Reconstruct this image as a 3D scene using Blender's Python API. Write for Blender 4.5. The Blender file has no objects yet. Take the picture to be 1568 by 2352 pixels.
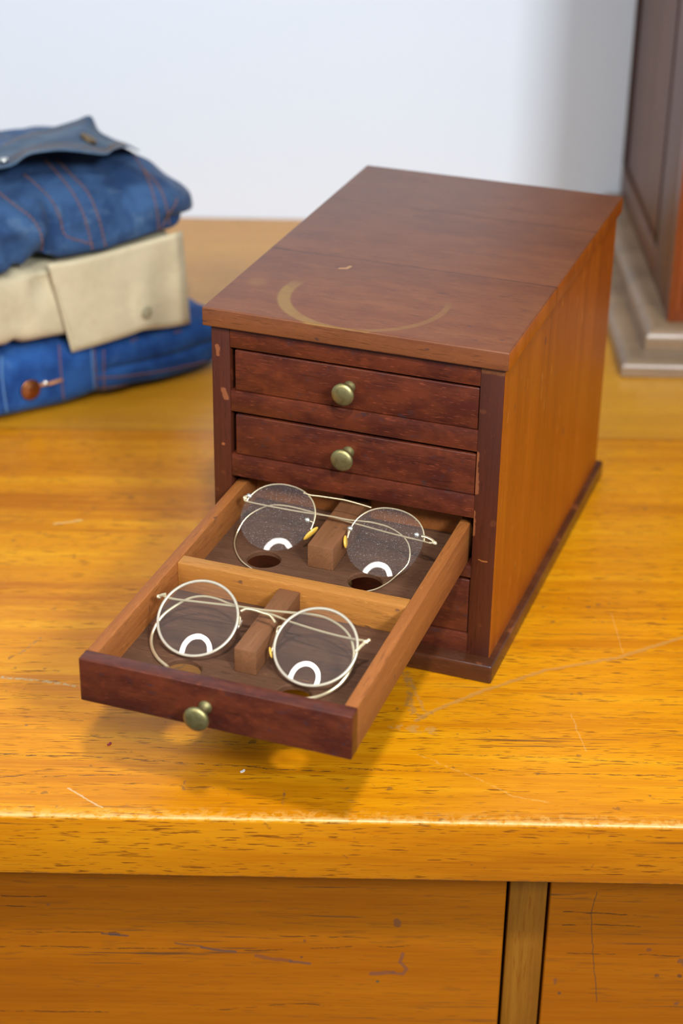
import bpy, bmesh, math, random
from mathutils import Vector, Matrix, noise
from mathutils.bvhtree import BVHTree
random.seed(7)
SC = bpy.context.scene
COL = SC.collection

# ------------------------------------------------------------------ measured data (metres)
GF=dict(P0=(0.10565, -0.17959, 0.11666),a=(0.99824, -0.05922, 0.0),t=(0.04581, 0.77216, 0.63378),n=(-0.03753, -0.63267, 0.77351),r=0.02695,k=0.9462,sep=0.08196)
F_templeL=[(0.0359, -0.16785, 0.12158), (0.04442, -0.16715, 0.12042), (0.05881, -0.16525, 0.12052), (0.07877, -0.16313, 0.12106), (0.09096, -0.16282, 0.12191), (0.1058, -0.16263, 0.12278), (0.12289, -0.1617, 0.12437), (0.13324, -0.16112, 0.12535), (0.14506, -0.16151, 0.1256), (0.15633, -0.16448, 0.12373), (0.16469, -0.16914, 0.12032), (0.1698, -0.17597, 0.11498), (0.17125, -0.18142, 0.11059), (0.17051, -0.18712, 0.10589), (0.16722, -0.19358, 0.10045), (0.1614, -0.20091, 0.0972), (0.15396, -0.20992, 0.0972), (0.14387, -0.21329, 0.0972), (0.13736, -0.21273, 0.0972)]
F_templeR=[(0.17485, -0.17451, 0.12288), (0.16486, -0.17203, 0.12077), (0.1462, -0.16833, 0.11922), (0.12357, -0.16345, 0.11845), (0.10808, -0.16094, 0.11975), (0.09429, -0.16006, 0.1198), (0.08039, -0.15918, 0.11985), (0.07062, -0.15753, 0.12072), (0.06136, -0.15723, 0.12052), (0.05292, -0.15896, 0.11869), (0.046, -0.16289, 0.11514), (0.03878, -0.16899, 0.1098), (0.03527, -0.1751, 0.10464), (0.03468, -0.18223, 0.09877), (0.0396, -0.19222, 0.0972), (0.04816, -0.20214, 0.0972), (0.05827, -0.20908, 0.0972)]
F_bridge=[(0.09244, -0.1713, 0.1241), (0.09567, -0.16974, 0.12553), (0.10131, -0.16974, 0.1258), (0.10691, -0.17044, 0.1255), (0.11222, -0.17118, 0.12515), (0.11697, -0.17427, 0.12285)]
F_hL=(0.03405, -0.16855, 0.12092)
F_hR=(0.17726, -0.17489, 0.12269)
F_padL=[(0.09294, -0.16981, 0.11887), (0.09391, -0.17294, 0.11636), (0.09223, -0.17686, 0.11308)]
F_padR=[(0.11396, -0.17045, 0.11937), (0.11599, -0.18077, 0.11103), (0.11716, -0.18519, 0.10747), (0.12004, -0.18801, 0.1053)]
GB=dict(P0=(0.10182, -0.03544, 0.11608),a=(0.99631, -0.08575, 0.00288),t=(0.06228, 0.74591, 0.66313),n=(-0.05901, -0.6605, 0.7485),sep=0.08225)
B_templeL=[(0.03349, -0.02389, 0.11954), (0.04148, -0.02313, 0.11862), (0.05785, -0.02269, 0.11807), (0.07401, -0.02199, 0.11773), (0.08722, -0.02239, 0.11842), (0.09837, -0.02271, 0.11902), (0.11159, -0.02359, 0.11929), (0.12118, -0.02352, 0.1201), (0.1305, -0.02372, 0.12066), (0.14182, -0.02522, 0.12023), (0.15222, -0.02874, 0.11794), (0.15846, -0.03308, 0.1146), (0.16151, -0.03816, 0.11036), (0.16218, -0.0427, 0.10641), (0.16085, -0.04596, 0.10343), (0.15683, -0.05042, 0.09917), (0.15346, -0.05884, 0.0972), (0.14887, -0.07, 0.0972), (0.14218, -0.07755, 0.0972)]
B_templeR=[(0.17419, -0.03599, 0.11995), (0.16499, -0.03239, 0.11862), (0.14274, -0.0277, 0.11723), (0.12758, -0.02332, 0.11611), (0.11419, -0.02173, 0.11645), (0.09727, -0.01967, 0.11694), (0.08581, -0.01862, 0.11696), (0.07208, -0.017, 0.11731), (0.05991, -0.01623, 0.11703), (0.04996, -0.01706, 0.11552), (0.04169, -0.02053, 0.11179), (0.03606, -0.02481, 0.10758), (0.0331, -0.02987, 0.10287), (0.03204, -0.03709, 0.0972), (0.03561, -0.04794, 0.0972), (0.04186, -0.0589, 0.0972), (0.05025, -0.06881, 0.0972), (0.06111, -0.07625, 0.0972)]
B_bridge=[(0.07507, -0.01547, 0.12959), (0.08029, -0.0163, 0.12926), (0.08783, -0.01644, 0.12973), (0.09897, -0.01679, 0.1303), (0.10685, -0.01714, 0.13061), (0.11792, -0.01847, 0.13031), (0.12668, -0.01973, 0.12989)]
B_hL=(0.03312, -0.02214, 0.12105)
B_hR=[(0.16776, -0.03268, 0.12237), (0.17094, -0.03289, 0.12244), (0.17572, -0.03417, 0.12169), (0.17809, -0.03565, 0.12056)]
B_scr=[(0.03588, -0.02229, 0.12408), (0.08386, -0.03238, 0.11896), (0.11608, -0.03434, 0.11977), (0.16405, -0.03389, 0.12395)]
B_padL=[(0.08716, -0.02907, 0.11519), (0.08764, -0.03202, 0.11263), (0.09052, -0.03277, 0.1122), (0.08493, -0.03846, 0.10673)]
B_padR=[(0.11439, -0.03122, 0.11545), (0.11501, -0.03461, 0.1125), (0.11373, -0.03546, 0.11165), (0.1156, -0.04046, 0.10738)]
GDIR=(0.3926,0.8519,-0.3471)
G_den_st=[[(-0.1584, 0.245), (-0.1451, 0.2274), (-0.1318, 0.2074), (-0.1225, 0.1858), (-0.1173, 0.1646), (-0.1142, 0.1434)], [(-0.1473, 0.2445), (-0.1309, 0.2231), (-0.1172, 0.205), (-0.109, 0.1835), (-0.1041, 0.1622), (-0.1012, 0.143)], [(-0.0702, 0.2374), (-0.0606, 0.2199), (-0.0547, 0.2028), (-0.0502, 0.1816), (-0.0482, 0.1647), (-0.049, 0.1544)], [(-0.0606, 0.2199), (-0.0502, 0.2061), (-0.0432, 0.1927), (-0.0389, 0.1755), (-0.0363, 0.1584)], [(-0.0477, 0.1541), (-0.0382, 0.1691), (-0.0303, 0.1782), (-0.0273, 0.1859)], [(-0.1783, 0.2335), (-0.1624, 0.2164), (-0.1517, 0.2028), (-0.1445, 0.1856), (-0.1405, 0.1687), (-0.124, 0.1596), (-0.1135, 0.1548)], [(-0.2064, 0.2237), (-0.1877, 0.205), (-0.1724, 0.1905), (-0.164, 0.175), (-0.1641, 0.1609), (-0.1736, 0.1443)]]
G_collar_low=[(-0.2207, 0.2433), (-0.2089, 0.2418), (-0.1971, 0.2411), (-0.1849, 0.2422), (-0.1745, 0.2468), (-0.1643, 0.2479), (-0.1439, 0.2463), (-0.1235, 0.2416), (-0.0986, 0.2346), (-0.0891, 0.2387), (-0.0761, 0.2418), (-0.0633, 0.2375)]
G_collar_up=[(-0.2189, 0.2639), (-0.2069, 0.2666), (-0.1948, 0.2701), (-0.1784, 0.2756), (-0.1622, 0.2774), (-0.1461, 0.2766), (-0.1254, 0.2798), (-0.1099, 0.2818), (-0.102, 0.2664), (-0.0881, 0.2574), (-0.0723, 0.2503), (-0.061, 0.2419)]
G_khaki_flap=[(-0.1612, 0.1481), (-0.1585, 0.1312), (-0.153, 0.1051), (-0.1462, 0.0762), (-0.1409, 0.0565), (-0.1122, 0.0581), (-0.0807, 0.061), (-0.0671, 0.0629), (-0.042, 0.0598), (-0.0165, 0.0576), (-0.012, 0.0699), (-0.0117, 0.0809), (-0.0153, 0.1034), (-0.0212, 0.1217), (-0.0229, 0.1391), (-0.0239, 0.1528), (-0.077, 0.1448), (-0.1207, 0.1421)]
G_jean_st=[[(-0.119, 0.0552), (-0.1188, 0.0333), (-0.1183, 0.0111), (-0.1162, -0.0006)], [(-0.109, 0.0509), (-0.11, 0.0314), (-0.1103, 0.0092), (-0.1088, 0.0022)], [(-0.1162, 0.0248), (-0.0826, 0.0199), (-0.0458, 0.017), (0.0003, 0.0158)], [(-0.1168, 0.0139), (-0.083, 0.0101), (-0.0461, 0.008), (0.0001, 0.0067)], [(-0.1534, 0.0649), (-0.153, 0.0367), (-0.1521, 0.0101)], [(-0.2099, 0.0665), (-0.2102, 0.041), (-0.2079, 0.0057)], [(-0.0811, 0.0536), (-0.0719, 0.056)], [(-0.0353, 0.0527), (-0.026, 0.0529)]]
G_btn=[(-0.0641, 0.0797), (-0.1144, 0.2543), (-0.1467, 0.2675), (-0.1838, 0.0302), (-0.1699, 0.0318), (-0.16, 0.0295), (-0.1951, 0.2411)]
G_crease=[(-0.1517, 0.2028), (-0.147, 0.186), (-0.1486, 0.1742), (-0.1579, 0.1597), (-0.1652, 0.1448)]
M_scr=[(0.04822, 0.11392), (0.06223, 0.12772), (0.09385, 0.15062), (0.14268, 0.18051), (0.19849, 0.19985), (0.25014, 0.22986)]
M_wear=[(0.04178, 0.17441), (0.04607, 0.15469), (0.04347, 0.13255), (0.04979, 0.11662), (0.0575, 0.1222)]
M_wear2=[(0.03305, 0.10555), (0.05841, 0.10215)]
M_wear3=[(0.04475, 0.16593), (0.05454, 0.12479)]
M_s2=[(-0.24763, 0.15891), (-0.22233, 0.15632), (-0.19095, 0.14945)]
M_s3=[(-0.18105, 0.02942), (-0.15577, 0.00919)]
M_s4=[(0.15624, 0.12526), (0.16229, 0.0812)]
M_s5=[(0.20052, 0.26144), (0.20241, 0.20591)]
M_s6=[(0.04875, 0.07375), (0.08834, 0.04693), (0.11005, 0.02855), (0.13227, 0.02313)]
M_s7=[(-0.24289, 0.38983), (-0.22157, 0.39665)]
M_s8=[(-0.23966, 0.18983), (-0.22728, 0.21239)]
M_chips=[(-0.1598, 0.07904), (-0.06805, 0.05099)]

CH = dict(x0=-0.0984, y0=0.2427, phi=-0.336)      # chest origin (front left foot) and turn
ZT = 0.2533; TT = 0.0138; WB = 0.2098; DB = 0.336; TB = 0.0147
DL = 0.0173; WD = 0.1767; EXT = 0.2479

# ------------------------------------------------------------------ scene helpers
def tag(o, label=None, cat=None, group=None, kind=None):
    if label: o['label'] = label
    if cat: o['category'] = cat
    if group: o['group'] = group
    if kind: o['kind'] = kind
    return o

def empty(name, loc=(0, 0, 0), rz=0.0, parent=None):
    o = bpy.data.objects.new(name, None); COL.objects.link(o)
    o.empty_display_size = 0.02
    o.location = loc; o.rotation_euler = (0, 0, rz)
    if parent: o.parent = parent
    return o

def obj(name, bm, mat, parent=None, smooth=True, loc=None, rz=None):
    me = bpy.data.meshes.new(name)
    bmesh.ops.recalc_face_normals(bm, faces=bm.faces[:])
    bm.to_mesh(me); bm.free()
    for m in (mat if isinstance(mat, (list, tuple)) else [mat]):
        me.materials.append(m)
    for p in me.polygons: p.use_smooth = smooth
    o = bpy.data.objects.new(name, me); COL.objects.link(o)
    if parent: o.parent = parent
    if loc: o.location = loc
    if rz is not None: o.rotation_euler = (0, 0, rz)
    return o

def add_box(bm, lo, hi, bev=0.0, seg=2, midx=0):
    r = bmesh.ops.create_cube(bm, size=1.0)
    vs = r['verts']
    for v in vs:
        v.co = Vector([lo[i] + (v.co[i] + .5) * (hi[i] - lo[i]) for i in range(3)])
    fs = {f for v in vs for f in v.link_faces}
    for f in fs: f.material_index = midx
    if bev > 0:
        es = list({e for v in vs for e in v.link_edges})
        bmesh.ops.bevel(bm, geom=es, offset=bev, segments=seg, affect='EDGES', profile=0.5)
    return bm

def box(lo, hi, bev=0.0, seg=2):
    bm = bmesh.new(); add_box(bm, lo, hi, bev, seg); return bm

def shade_auto(o, deg=35):
    # flat faces stay flat: mark sharp edges by angle
    me = o.data
    bm = bmesh.new(); bm.from_mesh(me)
    for e in bm.edges:
        if len(e.link_faces) == 2 and e.calc_face_angle(0) > math.radians(deg): e.smooth = False
    bm.to_mesh(me); bm.free()
    return o

def catmull(P, n=8):
    P = [Vector(p) for p in P]
    Q = [P[0] * 2 - P[1]] + P + [P[-1] * 2 - P[-2]]
    out = []
    for i in range(1, len(Q) - 2):
        p0, p1, p2, p3 = Q[i - 1:i + 3]
        for k in range(n):
            t = k / n
            out.append(0.5 * ((2 * p1) + (-p0 + p2) * t + (2 * p0 - 5 * p1 + 4 * p2 - p3) * t * t + (-p0 + 3 * p1 - 3 * p2 + p3) * t ** 3))
    out.append(P[-1])
    return out

def add_tube(bm, pts, rad, seg=8, closed=False, flat=1.0, up=None):
    pts = [Vector(p) for p in pts]
    n = len(pts)
    rf = rad if callable(rad) else (lambda t: rad)
    prev = None; rings = []
    for i, p in enumerate(pts):
        a = pts[(i + 1) % n] if (closed or i < n - 1) else p
        b = pts[(i - 1) % n] if (closed or i > 0) else p
        T = (a - b).normalized()
        if up is not None: N = (Vector(up) - T * T.dot(Vector(up))).normalized()
        elif prev is None:
            h = Vector((0, 0, 1)) if abs(T.z) < .9 else Vector((1, 0, 0))
            N = (h - T * T.dot(h)).normalized()
        else: N = (prev - T * T.dot(prev)).normalized()
        prev = N; B = T.cross(N)
        r = rf(i / max(1, n - 1))
        rings.append([bm.verts.new(p + (N * math.cos(2 * math.pi * k / seg) * flat + B * math.sin(2 * math.pi * k / seg)) * r) for k in range(seg)])
    m = n if closed else n - 1
    for i in range(m):
        A, Bq = rings[i], rings[(i + 1) % n]
        for k in range(seg):
            bm.faces.new((A[k], A[(k + 1) % seg], Bq[(k + 1) % seg], Bq[k]))
    if not closed:
        bm.faces.new(rings[0][::-1]); bm.faces.new(rings[-1])
    return bm

def add_lathe(bm, prof, origin, axis, seg=32):
    """prof: list of (radius, height along axis)"""
    ax = Vector(axis).normalized()
    h = Vector((0, 0, 1)) if abs(ax.z) < .9 else Vector((1, 0, 0))
    U = (h - ax * ax.dot(h)).normalized(); V = ax.cross(U); O = Vector(origin)
    rings = []
    for r, z in prof:
        if r < 1e-7: rings.append([bm.verts.new(O + ax * z)])
        else: rings.append([bm.verts.new(O + ax * z + (U * math.cos(2 * math.pi * k / seg) + V * math.sin(2 * math.pi * k / seg)) * r) for k in range(seg)])
    for A, B in zip(rings, rings[1:]):
        for k in range(seg):
            k2 = (k + 1) % seg
            if len(A) == 1 and len(B) == 1: continue
            if len(A) == 1: bm.faces.new((A[0], B[k2], B[k]))
            elif len(B) == 1: bm.faces.new((A[k], A[k2], B[0]))
            else: bm.faces.new((A[k], A[k2], B[k2], B[k]))
    return bm

# ------------------------------------------------------------------ shader builder
class NB:
    def __init__(s, name):
        s.m = bpy.data.materials.new(name); s.m.use_nodes = True
        s.nt = s.m.node_tree; s.nt.nodes.clear()
        s.out = s.nt.nodes.new('ShaderNodeOutputMaterial')
    def n(s, t, **kw):
        x = s.nt.nodes.new(t)
        for k, v in kw.items(): setattr(x, k, v)
        return x
    def put(s, sock, v):
        if isinstance(v, bpy.types.NodeSocket): s.nt.links.new(v, sock)
        elif v is not None:
            if sock.type == 'RGBA' and len(v) == 3: v = (*v, 1)
            sock.default_value = v
    def math(s, op, a, b=None, c=None, clamp=False):
        x = s.n('ShaderNodeMath', operation=op, use_clamp=clamp)
        s.put(x.inputs[0], a)
        if b is not None: s.put(x.inputs[1], b)
        if c is not None: s.put(x.inputs[2], c)
        return x.outputs[0]
    def vmath(s, op, a, b=None, scale=None):
        x = s.n('ShaderNodeVectorMath', operation=op)
        s.put(x.inputs[0], a)
        if b is not None: s.put(x.inputs[1], b)
        if scale is not None: s.put(x.inputs['Scale'], scale)
        return x.outputs['Value'] if op in ('LENGTH', 'DOT_PRODUCT', 'DISTANCE') else x.outputs[0]
    def coord(s): return s.n('ShaderNodeTexCoord').outputs['Object']
    def sep(s, v):
        x = s.n('ShaderNodeSeparateXYZ'); s.put(x.inputs[0], v); return x.outputs
    def comb(s, x_, y_, z_):
        x = s.n('ShaderNodeCombineXYZ')
        for i, v in enumerate((x_, y_, z_)): s.put(x.inputs[i], v)
        return x.outputs[0]
    def noise(s, vec, scale=1.0, detail=3, rough=.55, dist=0.0, mul=None, col=False, off=None):
        if off: vec = s.vmath('ADD', vec, off)
        if mul: vec = s.vmath('MULTIPLY', vec, mul)
        x = s.n('ShaderNodeTexNoise'); s.put(x.inputs['Vector'], vec)
        x.inputs['Scale'].default_value = scale; x.inputs['Detail'].default_value = detail
        x.inputs['Roughness'].default_value = rough; x.inputs['Distortion'].default_value = dist
        return x.outputs['Color' if col else 'Fac']
    def ramp(s, fac, stops, interp='LINEAR'):
        x = s.n('ShaderNodeValToRGB'); s.put(x.inputs[0], fac); r = x.color_ramp; r.interpolation = interp
        while len(r.elements) < len(stops): r.elements.new(0.5)
        for e, (p, c) in zip(r.elements, stops):
            e.position = p; e.color = (c, c, c, 1) if not hasattr(c, '__len__') else (*c[:3], 1)
        return x.outputs[0]
    def rng(s, v, a, b, c=0.0, d=1.0, smooth=True):
        x = s.n('ShaderNodeMapRange', interpolation_type='SMOOTHSTEP' if smooth else 'LINEAR')
        for i, q in enumerate((v, a, b, c, d)): s.put(x.inputs[i], q)
        return x.outputs[0]
    def mix(s, fac, a, b, blend='MIX'):
        x = s.n('ShaderNodeMix', data_type='RGBA', blend_type=blend)
        s.put(x.inputs[0], fac); s.put(x.inputs[6], a); s.put(x.inputs[7], b)
        return x.outputs[2]
    def segdist(s, P2, A, B):
        A = Vector((A[0], A[1], 0)); B = Vector((B[0], B[1], 0)); D = B - A
        q = s.vmath('SUBTRACT', P2, tuple(A))
        t = s.math('MULTIPLY', s.vmath('DOT_PRODUCT', q, tuple(D)), 1 / D.length_squared, clamp=True)
        x = s.n('ShaderNodeVectorMath', operation='SCALE'); x.inputs[0].default_value = tuple(D); s.put(x.inputs['Scale'], t)
        return s.vmath('DISTANCE', q, x.outputs[0])
    def polydist(s, P2, pts):
        d = None
        for a, b in zip(pts, pts[1:]):
            e = s.segdist(P2, a, b); d = e if d is None else s.math('MINIMUM', d, e)
        return d
    def bsdf(s, col, rough=.5, metal=0.0, spec=.5, bump=None, bstr=.2, bdist=.001, coat=0.0, coat_r=.1, sheen=0.0, normal=None):
        p = s.n('ShaderNodeBsdfPrincipled')
        s.put(p.inputs['Base Color'], col); s.put(p.inputs['Roughness'], rough); s.put(p.inputs['Metallic'], metal)
        s.put(p.inputs['Specular IOR Level'], spec); s.put(p.inputs['Coat Weight'], coat); s.put(p.inputs['Coat Roughness'], coat_r)
        if sheen: s.put(p.inputs['Sheen Weight'], sheen); s.put(p.inputs['Sheen Roughness'], .4)
        if bump is not None:
            b = s.n('ShaderNodeBump'); b.inputs['Strength'].default_value = bstr; b.inputs['Distance'].default_value = bdist
            s.put(b.inputs['Height'], bump); s.nt.links.new(b.outputs[0], p.inputs['Normal'])
        s.nt.links.new(p.outputs[0], s.out.inputs[0])
        return p

def lin(r, g, b):
    f = lambda c: (c / 255) / 12.92 if c <= 10.31 else ((c / 255 + .055) / 1.055) ** 2.4
    return (f(r), f(g), f(b))

def wood_core(nb, v, axis, dark, mid, light, fibre=260, band=22, pore=.35, seed=0.0, porecol=None, contrast=1.0):
    """grain runs along axis; returns colour, height"""
    def st(k, along):
        m = [k, k, k]; m['xyz'.index(axis)] = along; return tuple(m)
    off = (seed * 1.37, seed * 2.11, seed * .73)
    warp = nb.noise(v, 1, 2, .5, mul=st(9, 3), col=True, off=off)
    vv = nb.vmath('ADD', v, nb.vmath('SCALE', nb.vmath('SUBTRACT', warp, (.5, .5, .5)), scale=.006))
    big = nb.noise(vv, 1, 3, .55, mul=st(band, band * .07), off=off)
    med = nb.noise(vv, 1, 3, .6, mul=st(band * 4, band * .22), off=off)
    fin = nb.noise(vv, 1, 2, .6, mul=st(fibre * 2, fibre * .05), off=off)
    por = nb.noise(vv, 1, 2, .5, mul=st(fibre * 3.4, fibre * .30), off=off)
    hair = nb.noise(vv, 1, 2, .6, mul=st(fibre * 4.5, fibre * .12), off=(off[1], off[0], off[2]))
    f = nb.math('ADD', nb.math('MULTIPLY', big, .42), nb.math('MULTIPLY', med, .28))
    f = nb.math('ADD', f, nb.math('ADD', nb.math('MULTIPLY', fin, .15), nb.math('MULTIPLY', hair, .15)))
    h = .17 / contrast
    col = nb.ramp(f, [(.5 - h, dark), (.5, mid), (.5 + h, light)])
    hs = nb.rng(hair, .50, .66); col = nb.mix(nb.math('MULTIPLY', hs, .30), col, nb.mix(1.0, col, (.62, .50, .40), 'MULTIPLY'))
    pm = nb.math('MULTIPLY', nb.rng(por, .56, .68), nb.rng(med, .38, .54))
    pm = nb.math('MULTIPLY', pm, pore)
    col = nb.mix(pm, col, porecol or tuple(c * .25 for c in dark))
    height = nb.math('SUBTRACT', nb.math('MULTIPLY', fin, .5), pm)
    return col, height, dict(big=big, med=med, fin=fin, vv=vv, por=por)

def spots(nb, v, scale, lo, hi, seed=0.0, detail=2, mul=None):
    return nb.rng(nb.noise(v, scale, detail, .5, off=(seed, seed * 1.7, seed * .3), mul=mul), lo, hi)

# ---- oak desk
def mat_oak(name, marks=False, dark=(.38, .108, .0010), mid=(.60, .225, .002), light=(.71, .320, .006), seed=0.0, rough=.30, face='top', axis='x'):
    nb = NB(name); v = nb.coord()
    col, hgt, d = wood_core(nb, v, axis, dark, mid, light, fibre=230, band=20, pore=.85, seed=seed, porecol=(.20, .058, .003), contrast=1.25)
    # long dark grain lines
    ax = [430, 430, 430]; ax['xyz'.index(axis)] = 12
    a2 = [34, 34, 34]; a2['xyz'.index(axis)] = 3
    ln = nb.math('MULTIPLY', nb.rng(nb.noise(d['vv'], 1, 2, .6, mul=tuple(ax), off=(seed, 3, 1)), .56, .68),
                 nb.rng(nb.noise(v, 1, 2, .5, mul=tuple(a2), off=(seed, 1, 7)), .56, .70))
    col = nb.mix(nb.math('MULTIPLY', ln, .8), col, (.12, .045, .012))
    # small dents and dark specks
    sp = spots(nb, v, 95, .70, .76, 5 + seed)
    col = nb.mix(nb.math('MULTIPLY', sp, .6), col, (.16, .07, .02))
    wv = nb.noise(v, 1, 3, .6, mul=(140, 140, 140), off=(9, 2, 3))
    rr = nb.math('ADD', rough, nb.math('MULTIPLY', nb.math('SUBTRACT', wv, .5), .16))
    X, Y, Z = nb.sep(v)
    if marks:
        P2 = nb.comb(X, Y, 0.0)
        jit = nb.vmath('SCALE', nb.vmath('SUBTRACT', nb.noise(v, 180, 2, .6, col=True), (.5, .5, .5)), scale=.0035)
        Pj = nb.vmath('MULTIPLY', nb.vmath('ADD', P2, jit), (1, 1, 0))
        pale = (.60, .36, .13)
        def stroke(pts, w, amt, c=pale, brk=None):
            nonlocal col
            dd = nb.polydist(Pj, pts); m = nb.math('SUBTRACT', 1.0, nb.rng(dd, w * .35, w))
            if brk is not None: m = nb.math('MULTIPLY', m, brk)
            col = nb.mix(nb.math('MULTIPLY', m, amt), col, c); return m
        brk = nb.rng(nb.noise(v, 300, 2, .6), .38, .55)
        brk2 = nb.rng(nb.noise(v, 160, 3, .7), .44, .56)
        m1 = stroke(M_scr, .0024, .72, (.46, .215, .045))
        stroke(M_wear, .0042, .75, (.34, .165, .04), brk2)
        stroke(M_wear3, .0016, .6, (.44, .21, .05), brk)
        stroke(M_wear2, .0060, .7, (.48, .24, .055), brk2)
        stroke(M_s2, .0022, .8, (.45, .33, .16), brk)
        stroke(M_s3, .0011, .6, (.60, .46, .26))
        stroke(M_s4, .0006, .35); stroke(M_s5, .0006, .3); stroke(M_s6, .0011, .30, (.66, .40, .12), brk)
        stroke(M_s7, .0016, .6, (.72, .56, .25)); stroke(M_s8, .0018, .7, (.22, .14, .08), brk2)
        Pl = nb.vmath('MULTIPLY', nb.vmath('ADD', P2, nb.vmath('SCALE', nb.vmath('SUBTRACT', nb.noise(v, 1, 3, .65, col=True, mul=(50, 50, 50)), (.5, .5, .5)), scale=.005)), (1, 1, 0))
        bk = nb.rng(nb.noise(v, 1, 3, .75, mul=(120, 420, 420), off=(3, 8, 8)), .42, .60)
        for pts, am in GRAIN_LINES:
            m = nb.math('SUBTRACT', 1.0, nb.rng(nb.polydist(Pl, pts), .0001, .0011))
            col = nb.mix(nb.math('MULTIPLY', nb.math('MULTIPLY', m, bk), am), col, (.07, .032, .012))
        for pt, w, am in (((-.2195, .1000), .0018, .6), ((-.1852, .0093), .0012, .5), ((.1722, .0458), .0014, .0), ((.0722, .1850), .0008, .5)):
            m = nb.math('SUBTRACT', 1.0, nb.rng(nb.vmath('DISTANCE', Pj, (*pt, 0)), w * .5, w)); col = nb.mix(nb.math('MULTIPLY', m, am), col, (.16, .09, .05))
        for pts in ([(-.0403, .0149), (-.0392, .036)], [(-.1057, .0293), (-.1054, .0388)]):
            m = nb.math('SUBTRACT', 1.0, nb.rng(nb.polydist(Pj, pts), .0003, .0013)); col = nb.mix(nb.math('MULTIPLY', nb.math('MULTIPLY', m, brk2), .6), col, (.10, .06, .04))
        # joint between the two boards
        jn = nb.math('SUBTRACT', 1.0, nb.rng(nb.math('ABSOLUTE', nb.math('SUBTRACT', Y, .5715)), .0008, .0035))
        col = nb.mix(nb.math('MULTIPLY', jn, .45), col, (.26, .12, .02))
        brd = nb.rng(Y, .571, .573)
        col = nb.mix(nb.math('MULTIPLY', brd, .55), col, (.55, .27, .02))
        # rubbed, grey-dirty front margin
        wy = nb.math('ADD', Y, nb.math('MULTIPLY', nb.noise(v, 1, 4, .7, mul=(40, 90, 90)), -.03))
        ed = nb.math('MULTIPLY', nb.math('SUBTRACT', 1.0, nb.rng(wy, -.016, -.002)), nb.rng(Z, -.003, -.0015))
        col = nb.mix(nb.math('MULTIPLY', nb.math('MULTIPLY', ed, brk2), .35), col, (.78, .48, .12))
        gr = nb.math('MULTIPLY', nb.rng(nb.noise(v, 1, 4, .75, mul=(90, 160, 90), off=(4, 4, 4)), .60, .72), nb.math('MULTIPLY', nb.math('SUBTRACT', 1.0, nb.rng(Y, .004, .035)), nb.rng(Z, -.003, -.0015)))
        col = nb.mix(nb.math('MULTIPLY', gr, .6), col, (.25, .16, .08))
        # front edge toned down: the upright face's weaker light is put into the colour
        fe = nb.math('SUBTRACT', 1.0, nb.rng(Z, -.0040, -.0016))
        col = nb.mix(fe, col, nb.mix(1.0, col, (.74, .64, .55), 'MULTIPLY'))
        # pale worn arris
        zz = nb.math('MULTIPLY', nb.rng(Z, -.0018, -.0006), nb.math('SUBTRACT', 1.0, nb.rng(Y, .0010, .0040)))
        chip = nb.rng(nb.noise(v, 1, 3, .7, mul=(120, 200, 200), off=(1, 5, 2)), .36, .52)
        col = nb.mix(nb.math('MULTIPLY', nb.math('MULTIPLY', zz, chip), .7), col, (.66, .42, .16))
        # dark nicks along the lower arris of the front edge
        lo = nb.math('MULTIPLY', nb.math('SUBTRACT', 1.0, nb.rng(Z, -.0475, -.0445)), nb.rng(nb.noise(v, 1, 3, .6, mul=(90, 90, 90), off=(2, 2, 8)), .46, .56))
        col = nb.mix(nb.math('MULTIPLY', lo, .7), col, (.14, .06, .02))
        hgt = nb.math('SUBTRACT', hgt, nb.math('MULTIPLY', m1, .8))
    nb.bsdf(col, rr, 0, .38, bump=hgt, bstr=.25, bdist=.0006)
    return nb.m

def mat_panel(name, seed, stains=(), lines=()):
    nb = NB(name); v = nb.coord()
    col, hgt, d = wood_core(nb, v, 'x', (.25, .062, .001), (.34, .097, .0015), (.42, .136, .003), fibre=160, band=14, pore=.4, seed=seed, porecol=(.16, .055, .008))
    ln = nb.math('MULTIPLY', nb.rng(nb.noise(d['vv'], 1, 3, .65, mul=(9, 420, 420), off=(seed, 3, 1)), .58, .66),
                 nb.rng(nb.noise(v, 1, 2, .5, mul=(5, 50, 50), off=(seed, 1, 7)), .52, .62))
    col = nb.mix(nb.math('MULTIPLY', ln, .85), col, (.09, .04, .015))
    sp = spots(nb, v, 60, .72, .76, 3 + seed)
    col = nb.mix(nb.math('MULTIPLY', sp, .7), col, (.14, .06, .03))
    X, Y, Z = nb.sep(v)
    P = nb.comb(X, Z, 0.0)
    Pj = nb.vmath('MULTIPLY', nb.vmath('ADD', P, nb.vmath('SCALE', nb.vmath('SUBTRACT', nb.noise(v, 90, 2, .6, col=True), (.5, .5, .5)), scale=.003)), (1, 1, 0))
    Pl = nb.vmath('MULTIPLY', nb.vmath('ADD', P, nb.vmath('SCALE', nb.vmath('SUBTRACT', nb.noise(v, 1, 3, .6, col=True, mul=(60, 60, 60)), (.5, .5, .5)), scale=.0035)), (1, 1, 0))
    bk = nb.rng(nb.noise(v, 1, 3, .7, mul=(70, 300, 300), off=(seed, 8, 8)), .42, .56)
    for pts in lines:
        m = nb.math('SUBTRACT', 1.0, nb.rng(nb.polydist(Pl, pts), .0001, .0007))
        col = nb.mix(nb.math('MULTIPLY', nb.math('MULTIPLY', m, bk), .9), col, (.035, .018, .008))
    for pts, w, c, am in stains:
        m = nb.math('SUBTRACT', 1.0, nb.rng(nb.polydist(Pj, pts), w * .6, w))
        col = nb.mix(nb.math('MULTIPLY', m, am), col, c)
    nb.bsdf(col, .45, 0, .25, bump=hgt, bstr=.25, bdist=.0006)
    return nb.m

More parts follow.
